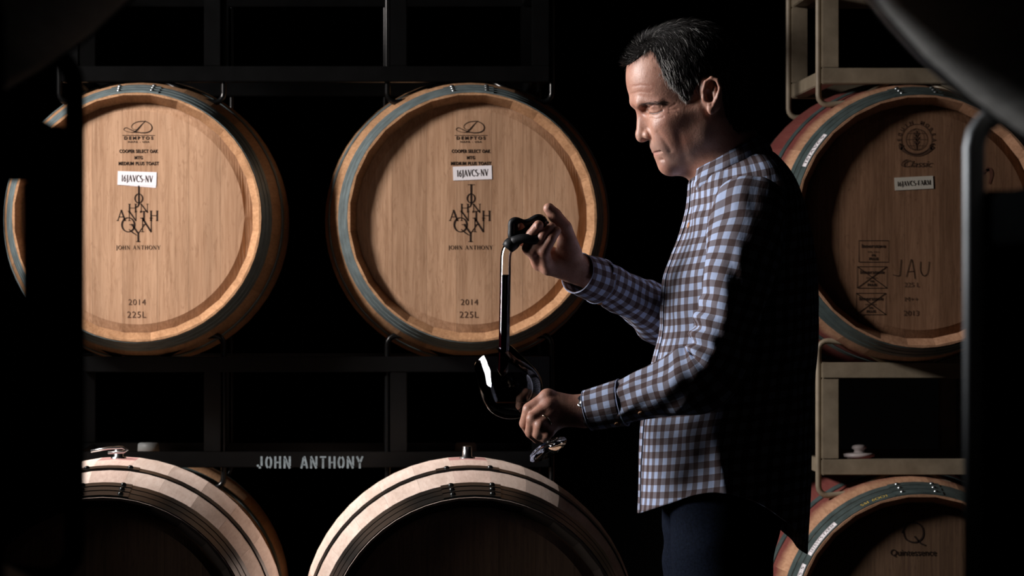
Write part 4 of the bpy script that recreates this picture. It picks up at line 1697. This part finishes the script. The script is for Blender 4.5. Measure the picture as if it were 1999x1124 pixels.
# lines of the face: pressed in (positive) or raised along a side-view path: points, width px, depth m, lateral range
CREASES = [
    ([(1232, 171), (1246, 169.5), (1262, 172)], 1.8, 0.0007, 0, 1), ([(1231, 184), (1246, 182), (1264, 185)], 1.8, 0.0007, 0, 1),
    ([(1277, 298.8), (1284, 298.0), (1292, 297), (1303, 294.6)], 2.0, 0.0042, 0, 0.040),                       # between the lips
    ([(1300, 294.2), (1304, 299)], 3.0, 0.0004, 0, 0.05),
    ([(1264, 223.0), (1269, 225.0), (1277, 224.0), (1287, 219.5)], 1.6, 0.0022, 0.015, 1),          # between the lids
    ([(1263, 212.0), (1270, 208.5), (1284, 211)], 1.6, 0.0014, 0.015, 1),                          # lid fold
    ([(1266, 233), (1276, 236.5), (1288, 232)], 2.2, 0.0009, 0.015, 1),                            # bag under the eye
    ([(1276, 256), (1279, 263), (1277, 271)], 2.2, 0.0020, 0.011, 0.04),                           # behind the nose wing
    ([(1279, 262), (1290, 276), (1303, 296)], 4.5, 0.0012, 0.016, 1),                              # nose to mouth
    ([(1318, 266), (1324, 290), (1332, 310)], 8.0, 0.0012, 0.02, 1),                               # cheek
    ([(1300, 214), (1312, 207)], 1.8, 0.0007, 0.03, 1), ([(1300, 219), (1315, 217)], 1.8, 0.0007, 0.03, 1), ([(1299, 224), (1312, 227)], 1.8, 0.0007, 0.03, 1),
    ([(1287, 313), (1300, 312)], 3.5, 0.0016, 0, 0.03),                                            # under the lip
    ([(1270, 277), (1271, 288)], 2.0, -0.0006, 0, 0.006),
    ([(1266, 263), (1262, 256)], 2.0, 0.0008, 0.010, 0.02),
]
disp = np.zeros(len(verts))
for pts_, wpx, dep, l0, l1 in CREASES:
    disp -= dep * np.exp(-(seg_dist(vx_, vy_, pts_) / wpx) ** 2) * onhead * (lat >= l0) * (lat <= l1)
verts = verts + bn * disp[:, None]
body_me.vertices.foreach_set('co', verts.astype(np.float32).ravel())
body_me.update()
beard = np.clip(1 - seg_dist(vx_, vy_, [(1275, 287), (1300, 300), (1310, 322), (1345, 300), (1368, 262)]) / 24.0, 0, 1) * onhead
lips = np.clip(1 - seg_dist(vx_, vy_, [(1276, 300), (1300, 296)]) / 6.5, 0, 1) * onhead * (lat < 0.027)
brow = np.clip(1.25 - seg_dist(vx_, vy_, [(1250, 208), (1266, 205), (1292, 206)]) / 4.5, 0, 1) * onhead * (lat > 0.010)
brow_hair = brow.copy()
lash = np.clip(1.3 - seg_dist(vx_, vy_, [(1264, 223.0), (1269, 225.0), (1277, 224.0), (1287, 219.5)]) / 1.7, 0, 1) * onhead * (lat > 0.015)
line = np.clip(1.2 - seg_dist(vx_, vy_, [(1277, 298.8), (1284, 298.0), (1292, 297), (1303, 294.6)]) / 1.5, 0, 1) * onhead * (lat < 0.04)  # shade of the mouth crease, painted into the skin through the brow mask
brow = np.maximum(brow, np.maximum(lash * 1.9, line * 1.3))
for nm, arr in (('beard', beard), ('lips', np.clip(lips * 2, 0, 1)), ('brow', brow)):
    att = body_me.attributes.new(nm, 'FLOAT', 'POINT')
    att.data.foreach_set('value', arr.astype(np.float32))
person = link('person', body_me, 'skin')
person['label'] = 'man in a checked shirt drawing wine from a glass thief into a tilted glass'
person['category'] = 'person'

# ------------------------------------------------------------------ clothes


def grid_mesh(name, rows, uvs, close=False):
    """rows[i][j] points, uvs[i][j]; close joins the last column to the first"""
    nr_, nc = len(rows), len(rows[0])
    vs = [p for r_ in rows for p in r_]
    fs, luv = [], []
    for i in range(nr_ - 1):
        for j in range(nc - (0 if close else 1)):
            l = (j + 1) % nc
            fs.append((i * nc + j, i * nc + l, (i + 1) * nc + l, (i + 1) * nc + j))
            du = 0.0
            if close and l == 0:
                du = uvs[i][-1][0] - uvs[i][-2][0]
                a, c = uvs[i][j], uvs[i + 1][j]
                luv += [a, (a[0] + du, a[1]), (c[0] + du, c[1]), c]
            else:
                luv += [uvs[i][j], uvs[i][l], uvs[i + 1][l], uvs[i + 1][j]]
    me = mesh(name, vs, fs)
    uvl = me.uv_layers.new(name='UVMap')
    uvl.data.foreach_set('uv', np.array(luv, dtype=np.float32).ravel())
    me.polygons.foreach_set('use_smooth', [True] * len(me.polygons))
    return me


def thicken(o, t=0.0012, off=-1.0):
    md = o.modifiers.new('thickness', 'SOLIDIFY')
    md.thickness = t
    md.offset = off
    return o


def nz(x, y, z=0.0):
    return noise.noise(Vector((x, y, z)))


# trunk of the shirt: tilted rings (front height, back height, front x, back x, half width)
RINGS = [(348, 284, 1352, 1482, .060), (354, 291, 1349, 1496, .076), (366, 304, 1347, 1515, .102), (386, 330, 1346, 1537, .135), (410, 366, 1343, 1556, .168),
         (434, 405, 1337, 1569, .192), (468, 450, 1326, 1578, .197), (505, 495, 1311, 1585, .197), (545, 540, 1298, 1590, .193), (598, 595, 1294, 1593, .188),
         (645, 643, 1292, 1593, .184), (690, 690, 1281, 1591, .180), (730, 730, 1271, 1588, .178), (780, 782, 1261, 1584, .180), (830, 840, 1254, 1581, .186),
         (885, 910, 1251, 1578, .194), (940, 985, 1250, 1576, .200), (1001, 1080, 1248, 1572, .206)]


def ring_at(v):
    f = v * (len(RINGS) - 1)
    i = min(int(f), len(RINGS) - 2)
    t = f - i
    a, c = np.array(RINGS[i]), np.array(RINGS[i + 1])
    p = np.array(RINGS[max(i - 1, 0)])
    q = np.array(RINGS[min(i + 2, len(RINGS) - 1)])
    return 0.5 * (2 * a + (c - p) * t + (2 * p - 5 * a + 4 * c - q) * t * t + (3 * a - p - 3 * c + q) * t ** 3)


def trunk_point(v, th, push=0.0):
    pf, pb, xf, xb, w = ring_at(v)
    cx_, ax_ = (xf + xb) / 2, (xb - xf) / 2
    ct, st = math.cos(th), math.sin(th)
    fk = min(1.0, max(0.0, (v - 0.15) / 0.2)) * (1.0 if ct > 0 else 0.0) * abs(ct) ** 0.5
    ex = 2 / (2.3 - 0.55 * fk)
    ux = math.copysign(abs(ct) ** ex, ct)
    uy = math.copysign(abs(st) ** ex, st)
    py = pf + (pb - pf) * (1 - ux) / 2
    low = max(0.0, (v - 0.72) / 0.28)
    py -= 86 * low * low * st * st
    px_ = cx_ - ax_ * ux
    p = P(px_, py, D0)
    p.y = D0 - w * uy
    # folds: hanging pleats low down, drag lines at the chest
    a1 = nz(th * 2.6 + 3, v * 2.2, 1.7) * 0.014 * (0.35 + 0.65 * min(1, max(0, (v - 0.35) / 0.4)))
    a2 = nz(th * 5.0 - v * 7.0, v * 4.0, 4.2) * 0.0085 * min(1, max(0, (v - 0.12) / 0.15))
    a3 = nz(th * 1.6, v * 16, 9.0) * 0.0025
    amp = min(1, v / 0.08)
    side = abs(st) * 0.8 + 0.2
    d = (a1 + a2 + a3) * amp * side + push
    p.x -= d * ux
    p.y -= d * uy
    return p


shirt_root = None
NT, NV = 150, 130
rows, uvs = [], []
for i in range(NV + 1):
    v = i / NV
    row, uv = [], []
    for j in range(NT):
        th = -math.pi + 2 * math.pi * j / NT
        row.append(trunk_point(v, th))
    acc, arcs = 0.0, [0.0]
    for j in range(1, NT):
        acc += math.hypot(row[j].x - row[j - 1].x, row[j].y - row[j - 1].y)
        arcs.append(acc)
    mid_ = arcs[NT // 2]
    uv = [((arcs[j] - mid_) * (0.58 / max(acc, 0.4) + 0.45), -row[j].z * 0.97 - 0.02 * math.cos(-math.pi + 2 * math.pi * j / NT)) for j in range(NT)]
    rows.append(row)
    uvs.append(uv)
shirt = link('shirt', grid_mesh('shirt', rows, uvs, True), 'gingham', person)
shirt['label'] = 'blue and brown gingham shirt'
thicken(shirt, 0.0014)
# front placket
rows, uvs = [], []
for i in range(NV + 1):
    v = i / NV
    rows.append([trunk_point(v, th, 0.0022) for th in np.linspace(-0.17, 0.17, 7)])
    uvs.append([(th * 0.165, -rows[-1][0].z) for th in np.linspace(-0.17, 0.17, 7)])
thicken(link('placket', grid_mesh('placket', rows, uvs), 'gingham', shirt), 0.0012)


def sleeve(name, ctrl, inner, elbow_f, seed, n_len=110, n_ang=48, hang=0.010):
    """ctrl: (px, py, d, radius); inner: direction of the crook of the elbow"""
    pts = bez([P(c[0], c[1], c[2]) for c in ctrl], 12)
    rad = bez([Vector((c[3], 0, 0)) for c in ctrl], 12)
    L = [0.0]
    for a, c in zip(pts, pts[1:]):
        L.append(L[-1] + (c - a).length)
    tot = L[-1]
    rows, uvs = [], []
    inner = Vector(inner).normalized()
    for i in range(n_len + 1):
        s = tot * i / n_len
        k = min(max(np.searchsorted(L, s) - 1, 0), len(L) - 2)
        f = (s - L[k]) / (L[k + 1] - L[k])
        c = pts[k].lerp(pts[k + 1], f)
        r_ = rad[k].lerp(rad[k + 1], f).x
        a, e = pts[max(k - 2, 0)], pts[min(k + 3, len(pts) - 1)]
        t = (e - a).normalized()
        n1 = (inner - t * inner.dot(t)).normalized()
        n2 = t.cross(n1)
        row, uv = [], []
        for j in range(n_ang):
            an = 2 * math.pi * j / n_ang
            ds = s - tot * elbow_f
            g = math.exp(-(ds / 0.060) ** 2)
            cr = math.cos(ds * 2 * math.pi / 0.030 + 1.3 * math.sin(an + seed)) * max(0.0, math.cos(an)) ** 1.2
            d = 0.0062 * g * cr
            d += 0.0085 * math.exp(-(ds / 0.20) ** 2) * nz(s * 22 + 1.6 * math.cos(an), math.cos(an) * 0.8 + seed, math.sin(an) * 0.8)
            d += hang * nz(s * 9 + seed * 3.1, math.cos(an) * 1.1, math.sin(an) * 1.1 + seed)
            d += 0.0022 * nz(s * 30 + math.cos(an) * 3, math.sin(an) * 2.2, seed * 2.0)
            row.append(c + (n1 * math.cos(an) + n2 * math.sin(an)) * (r_ + d))
            uv.append((an * 0.0468, s))
        rows.append(row)
        uvs.append(uv)
    me = grid_mesh(name, rows, uvs, True)
    o = link(name, me, 'gingham', shirt)
    thicken(o, 0.0012)
    return o


near_sl = sleeve('sleeve', [(1472, 380, 6.06, .015), (1467, 392, 6.025, .044), (1462, 412, 5.985, .060), (1458, 468, 5.956, .062), (1440, 545, 5.942, .058), (1416, 640, 5.936, .054),
                            (1390, 716, 5.935, .050), (1345, 744, 5.945, .055), (1300, 758, 5.962, .049), (1250, 773, 5.98, .0420), (1208, 788, 5.995, .0370)],
                 (-0.75, -0.1, 0.65), 0.60, 1.0)
far_sl = sleeve('sleeve', [(1466, 380, 6.26, .015), (1460, 392, 6.295, .044), (1455, 412, 6.335, .060), (1425, 470, 6.37, .066), (1390, 560, 6.37, .060), (1350, 635, 6.36, .056),
                           (1305, 622, 6.33, .052), (1245, 588, 6.26, .046), (1185, 556, 6.195, .040), (1160, 543, 6.165, .036)],
                (-0.6, 0.0, 0.8), 0.62, 2.0)


def cuff(a, c, ra, rc, seed, gap_ang):
    a, c = Vector(a), Vector(c)
    t = (c - a).normalized()
    n1 = (Vector((0, -1, 0)) - t * Vector((0, -1, 0)).dot(t)).normalized()
    n2 = t.cross(n1)
    rows, uvs = [], []
    for i in range(13):
        f = i / 12
        row, uv = [], []
        for j in range(41):
            an = gap_ang + (2 * math.pi + 0.25) * j / 40
            r_ = ra + (rc - ra) * f + 0.0016 * (j / 40) + 0.0012 * nz(math.cos(an) + seed, math.sin(an), f * 2)
            p = a.lerp(c, f) + (n1 * math.cos(an) + n2 * math.sin(an)) * r_
            row.append(p)
            uv.append((an * 0.0375 + 0.004, f * (c - a).length + 0.003))
        rows.append(row)
        uvs.append(uv)
    o = link('cuff', grid_mesh('cuff', rows, uvs), 'gingham', shirt)
    thicken(o, 0.0022)
    # stitched edge
    for r_i in (0, 12):
        ring = rows[r_i]
        link('cuff_edge', tube_mesh('cuff_edge', ring, 0.0008, 6), 'shirt_seam', o)
    return o


near_cuff = cuff(P(1216, 786, 5.993), P(1148, 801, 6.012), .0395, .0335, 1.0, 2.2)
cuff(P(1168, 549, 6.175), P(1127, 533, 6.135), .0390, .0350, 2.0, 2.2)

# collar: stand and folded leaf round the neck
CXc, CRx, CRy = 1414.0, 67.0, 0.0615


def collar_pt(ph, out, down):
    x = CXc - CRx * math.cos(ph)
    top = 339 + (264 - 339) * (1 - math.cos(ph)) / 2
    p = P(x, top + down, D0)
    p.y = D0 - CRy * math.sin(ph)
    n_ = Vector((-math.cos(ph), -math.sin(ph), 0))
    return p + n_ * out


rows, uvs = [], []
for i in range(7):
    f = i / 6
    rows.append([collar_pt(ph, 0.001 - 0.002 * f, 4 + 34 * f) for ph in np.linspace(0.05, 2 * math.pi - 0.05, 60)])
    uvs.append([(ph * 0.06, f * 0.03) for ph in np.linspace(0.05, 2 * math.pi - 0.05, 60)])
col = link('collar', grid_mesh('collar', rows, uvs), 'gingham', shirt)
thicken(col, 0.0016)
rows, uvs = [], []
PH0 = math.radians(38)
for i in range(12):
    f = i / 11
    row, uv = [], []
    for j in range(61):
        g = j / 60
        ph = PH0 + (2 * math.pi - 2 * PH0) * g
        e = min(g, 1 - g) * 2 * 9     # 0 at the points
        tipk = max(0.0, 1 - e)
        ph2 = ph + (0.20 * f if g < 0.5 else -0.20 * f) * tipk
        o_ = 0.003 + 0.021 * math.sin(f * math.pi / 2) - 0.004 * f * tipk + 0.0015 * nz(g * 9, f * 2, 3)
        row.append(collar_pt(ph2, o_, -2 + (47 + 9 * tipk) * f))
        uv.append((ph * 0.066, f * 0.047))
    rows.append(row)
    uvs.append(uv)
leaf = link('collar_leaf', grid_mesh('collar_leaf', rows, uvs), 'gingham', shirt)
thicken(leaf, 0.0018)
edge = [r_[0] for r_ in rows] + rows[-1][1:-1] + [r_[-1] for r_ in reversed(rows)]
link('collar_stitching', tube_mesh('collar_stitching', edge, 0.0009, 6), 'shirt_seam', shirt)

# buttons, set on the cloth they sit on
from mathutils.bvhtree import BVHTree


def on_surface(o, px_, py, fallback):
    me = o.data
    bv = BVHTree.FromPolygons([v.co.copy() for v in me.vertices], [tuple(p.vertices) for p in me.polygons])
    o0 = Vector((0, 0, CZ))
    d = (P(px_, py, 6.0) - o0).normalized()
    loc, nrm, _, _ = bv.ray_cast(o0, d)
    if loc is None:
        return P(px_, py, fallback), Vector((0, -1, 0))
    if nrm.dot(d) > 0:
        nrm = -nrm
    return loc, nrm


def button(px_, py, o):
    loc, nrm = on_surface(o, px_, py, 5.96)
    me = lathe_mesh('button', [(0, 0.0), (0, 0.0052), (0.0016, 0.0056), (0.0026, 0.0046), (0.0018, 0.0034), (0.0016, 0.0)], 20, axis='Z')
    bo = link('button', me, 'button_horn', shirt, loc + nrm * 0.0004)
    bo.rotation_mode = 'QUATERNION'
    bo.rotation_quaternion = Vector((0, 0, 1)).rotation_difference(nrm)
    for q in range(4):
        a = math.pi / 4 + q * math.pi / 2
    return bo


button(1252, 805, near_sl)
button(1206, 826, near_cuff)
button(1150, 582, far_sl)
button(1170, 590, far_sl)
button(1346, 440, shirt)

# trousers and shoes from a coarser field
SAVE = (SD, gx, gy, gz)


def coarse(lo, hi, st):
    global SD, gx, gy, gz
    gx = np.arange(lo[0], hi[0], st, dtype=np.float32)
    gy = np.arange(lo[1], hi[1], st, dtype=np.float32)
    gz = np.arange(lo[2], hi[2], st, dtype=np.float32)
    SD = np.full((len(gx), len(gy), len(gz)), 1.0, dtype=np.float32)


coarse((0.35, 5.86, 0.0), (0.95, 6.46, 1.15), 0.009)
for s in (-1, 1):
    y_ = D0 + s * 0.095
    hip = np.array([xw(1408), y_ - s * 0.012, zw(1000)])
    knee = np.array([xw(1400), y_ + s * 0.01, 0.50])
    ank = np.array([xw(1422), y_ + s * 0.01, 0.10])
    chain([hip, knee, ank], [0.088, 0.074, 0.066], 0.03)
ell(B(1422, 960), (0.100, 0.140, 0.13), None, 0.05)
v2, q2 = keep_largest(*surface_nets(SD, gx, gy, gz))
for i_ in range(len(v2)):
    x_, y_, z_ = v2[i_]
    v2[i_][0] += 0.006 * nz(x_ * 8, y_ * 8, z_ * 22)
trou = link('trousers', np_mesh('trousers', v2, q2), 'jeans_denim', person)
trou['label'] = 'dark blue denim jeans'
for s in (-1, 1):
    y_ = D0 + s * 0.105
    coarse((0.30, y_ - 0.10, -0.02), (0.75, y_ + 0.10, 0.16), 0.006)
    ank = np.array([xw(1425), y_, 0.10])
    cap(ank + np.array([0.035, 0, -0.062]), ank + np.array([-0.19, s * 0.02, -0.062]), 0.040, 0.036, 0.02)
    cap(ank + np.array([0.012, 0, -0.03]), ank + np.array([0.0, 0, 0.02]), 0.048, 0.050, 0.02)
    cap(ank + np.array([-0.06, 0, -0.05]), ank + np.array([0.0, 0, -0.01]), 0.040, 0.046, 0.02)
    SD[:, :, :] = np.maximum(SD, (0.002 - gz)[None, None, :])
    v2, q2 = keep_largest(*surface_nets(SD, gx, gy, gz))
    link('shoe', np_mesh('shoe', v2, q2), 'shoe_leather', person)
SD, gx, gy, gz = SAVE

# ------------------------------------------------------------------ hair
HAIR = [(1216, 132), (1236, 122), (1250, 110), (1263, 101), (1272, 108), (1281, 130), (1288, 150), (1300, 170), (1316, 184), (1325, 199), (1335, 203), (1343, 192),
        (1351, 174), (1361, 158), (1376, 151), (1391, 156), (1401, 172), (1404, 200), (1410, 232), (1428, 262), (1490, 250), (1510, 90), (1400, 0), (1216, 0)]


def poly_sd(x, y, poly):
    ins = np.zeros(x.shape, dtype=bool)
    n_ = len(poly)
    for i in range(n_):
        (x0, y0), (x1, y1) = poly[i], poly[(i + 1) % n_]
        c = ((y0 > y) != (y1 > y)) & (x < (x1 - x0) * (y - y0) / (y1 - y0 + 1e-12) + x0)
        ins ^= c
    d = seg_dist(x, y, list(poly) + [poly[0]])
    return np.where(ins, -d, d)


i0, i1 = np.searchsorted(gx, xw(1205)), np.searchsorted(gx, xw(1500))
k0 = np.searchsorted(gz, zw(290))
hx, hz = gx[i0:i1], gz[k0:]
HD = SD[i0:i1, :, k0:]
XX, ZZ = np.meshgrid(hx, hz, indexing='ij')
pd = poly_sd(VX + XX / HEAD_D * FPX, VY + (CZ - ZZ) / HEAD_D * FPX, HAIR) / (FPX / HEAD_D)
hair_d = np.maximum(HD - 0.0018, pd[:, None, :].astype(np.float32))
hv, hq = keep_largest(*surface_nets(hair_d, hx, gy, hz))
hair = link('hair', np_mesh('hair', hv, hq), 'hair_dark', person)
hair['label'] = 'short dark hair greying at the temple'
hme = hair.data
nrm = np.zeros(len(hme.vertices) * 3, dtype=np.float32)
hme.vertices.foreach_get('normal', nrm)
nrm = nrm.reshape(-1, 3)
hpx = VX + hv[:, 0] / HEAD_D * FPX
hpy = VY + (CZ - hv[:, 2]) / HEAD_D * FPX
# outer scalp vertices only (not the hidden inside of the cap)
cc = H(1340, 150)
outward = ((hv - cc) * nrm).sum(1) > 0.02
cand = np.flatnonzero(outward)
pick = RNG.choice(cand, 24000)
SV, SF, TONE = [], [], []
for vi in pick:
    p = Vector(hv[vi]) + Vector(RNG.normal(0, 0.0009, 3))
    nn = Vector(nrm[vi])
    x_, y_ = hpx[vi], hpy[vi]
    side = min(1.0, abs(nn.y) * 1.25)
    back = Vector((0.85, 0, 0.15)).lerp(Vector((0.42, 0, -0.9)), side)
    front = max(0.0, 1 - (x_ - 1222) / 55) * (1 - 0.6 * side)
    dirv = back.lerp(Vector((-0.8, 0, 0.25)), front)
    dirv = (dirv - nn * dirv.dot(nn) * 0.9 + nn * (0.30 + 0.35 * front)).normalized()
    dirv = (dirv + Vector(RNG.normal(0, 0.16, 3))).normalized()
    ln = RNG.uniform(0.011, 0.022) * (0.8 + 0.35 * (1 - side))
    if y_ > 180:
        ln *= 0.6
    temple = math.exp(-(float(seg_dist(np.array([x_]), np.array([y_]), [(1290, 135), (1304, 165), (1330, 192)])[0]) / 17) ** 2)
    prob = 0.03 + 0.95 * temple * max(side, 0.7) + 0.05 * side + 0.05 * front
    tone = RNG.uniform(0.72, 1.0) if RNG.random() < prob else RNG.uniform(0.0, 0.5)
    w0 = RNG.uniform(0.00014, 0.00024)
    sd = dirv.cross(nn).normalized()
    base = len(SV)
    for q, (f, wk) in enumerate(((0.0, 1.0), (0.5, 0.9), (1.0, 0.25))):
        c_ = p - nn * 0.001 + dirv * ln * f - nn * (ln * 0.32 * f * f) + Vector((0, 0, -0.003 * f * f * side))
        w = w0 * wk
        SV += [c_ + sd * w, c_ - sd * w, c_ + nn * w * 1.2]
    for q in range(2):
        o_ = base + q * 3
        for e in range(3):
            e2 = (e + 1) % 3
            SF.append((o_ + e, o_ + e2, o_ + 3 + e2, o_ + 3 + e))
    TONE += [tone] * 9
sme = mesh('hair_strands', SV, SF)
att = sme.attributes.new('tone', 'FLOAT', 'POINT')
att.data.foreach_set('value', np.array(TONE, dtype=np.float32))
st_o = link('hair_strands', sme, 'hair_strand', hair, smooth=True)
st_o['kind'] = 'stuff'
# eyebrows
SV, SF, TONE = [], [], []
sel = np.flatnonzero((brow_hair > 0.45))
for vi in RNG.choice(sel, 240):
    p = Vector(verts[vi])
    nn = Vector(bn[vi])
    dirv = Vector((0.75, 0, 0.25 - 0.45 * max(0, (vx_[vi] - 1262) / 30))) + Vector(RNG.normal(0, 0.2, 3))
    dirv.y += 0.5 * math.copysign(1, p.y - HEAD_D)
    dirv = (dirv - nn * dirv.dot(nn) + nn * 0.35 * dirv.length).normalized()
    ln = RNG.uniform(0.005, 0.009)
    sd = dirv.cross(nn).normalized()
    base = len(SV)
    for f, wk in ((0.0, 1.0), (0.5, 0.9), (1.0, 0.2)):
        c_ = p + dirv * ln * f - nn * ln * 0.25 * f * f
        SV += [c_ + sd * 0.0002 * wk, c_ - sd * 0.0002 * wk, c_ + nn * 0.0002 * wk]
    for q in range(2):
        o_ = base + q * 3
        for e in range(3):
            e2 = (e + 1) % 3
            SF.append((o_ + e, o_ + e2, o_ + 3 + e2, o_ + 3 + e))
    TONE += [RNG.uniform(0.1, 0.6)] * 9
bme = mesh('eyebrow', SV, SF)
att = bme.attributes.new('tone', 'FLOAT', 'POINT')
att.data.foreach_set('value', np.array(TONE, dtype=np.float32))
eb = link('eyebrow', bme, 'hair_strand', person, smooth=True)
eb['kind'] = 'stuff'

# ------------------------------------------------------------------ ring and watch
a_, c_ = n_mcp[2], Q(1056, 830, -.043)
ctr = a_.lerp(c_, 0.62)
dr = (c_ - a_).normalized()
rg = link('finger_ring_band', lathe_mesh('finger_ring_band', [(-.0016, .0122), (-.0016, .0132), (.0016, .0132), (.0016, .0122)], 32, axis='Z', closed=True),
          'gold_ring', person, ctr)
rg.name = 'wedding_ring'
rg.rotation_mode = 'QUATERNION'
rg.rotation_quaternion = Vector((0, 0, 1)).rotation_difference(dr)
wd = (NWR - P(1300, 768, 5.965)).normalized()
wc = P(1152, 800, 6.012)
watch = link('wristwatch', lathe_mesh('wristwatch', [(-.009, .0280), (-.009, .0300), (.009, .0296), (.009, .0276)], 40, axis='Z', closed=True), 'steel_bright', person, wc)
watch['label'] = 'steel wristwatch half under the cuff'
watch.rotation_mode = 'QUATERNION'
watch.rotation_quaternion = Vector((0, 0, 1)).rotation_difference(wd)
cs_dir = (Vector((-0.1, -0.8, 0.6)) - wd * Vector((-0.1, -0.8, 0.6)).dot(wd)).normalized()
loc = watch.rotation_quaternion.inverted() @ (cs_dir * 0.0262)
case = link('watch_case', lathe_mesh('watch_case', [(-.003, 0), (-.003, .0130), (0.0030, .0140), (.0046, .013), (.0048, .0115)], 36, axis='Z'), 'steel_bright', watch, loc)
case.rotation_mode = 'QUATERNION'
cq = Vector((0, 0, 1)).rotation_difference(watch.rotation_quaternion.inverted() @ cs_dir)
case.rotation_quaternion = cq
dial = link('watch_dial', lathe_mesh('watch_dial', [(.0030, 0), (.0047, 0.0), (.0047, .0115), (.0030, .0115)], 36, axis='Z'), 'watch_dial', watch, loc)
dial.rotation_mode = 'QUATERNION'
dial.rotation_quaternion = cq
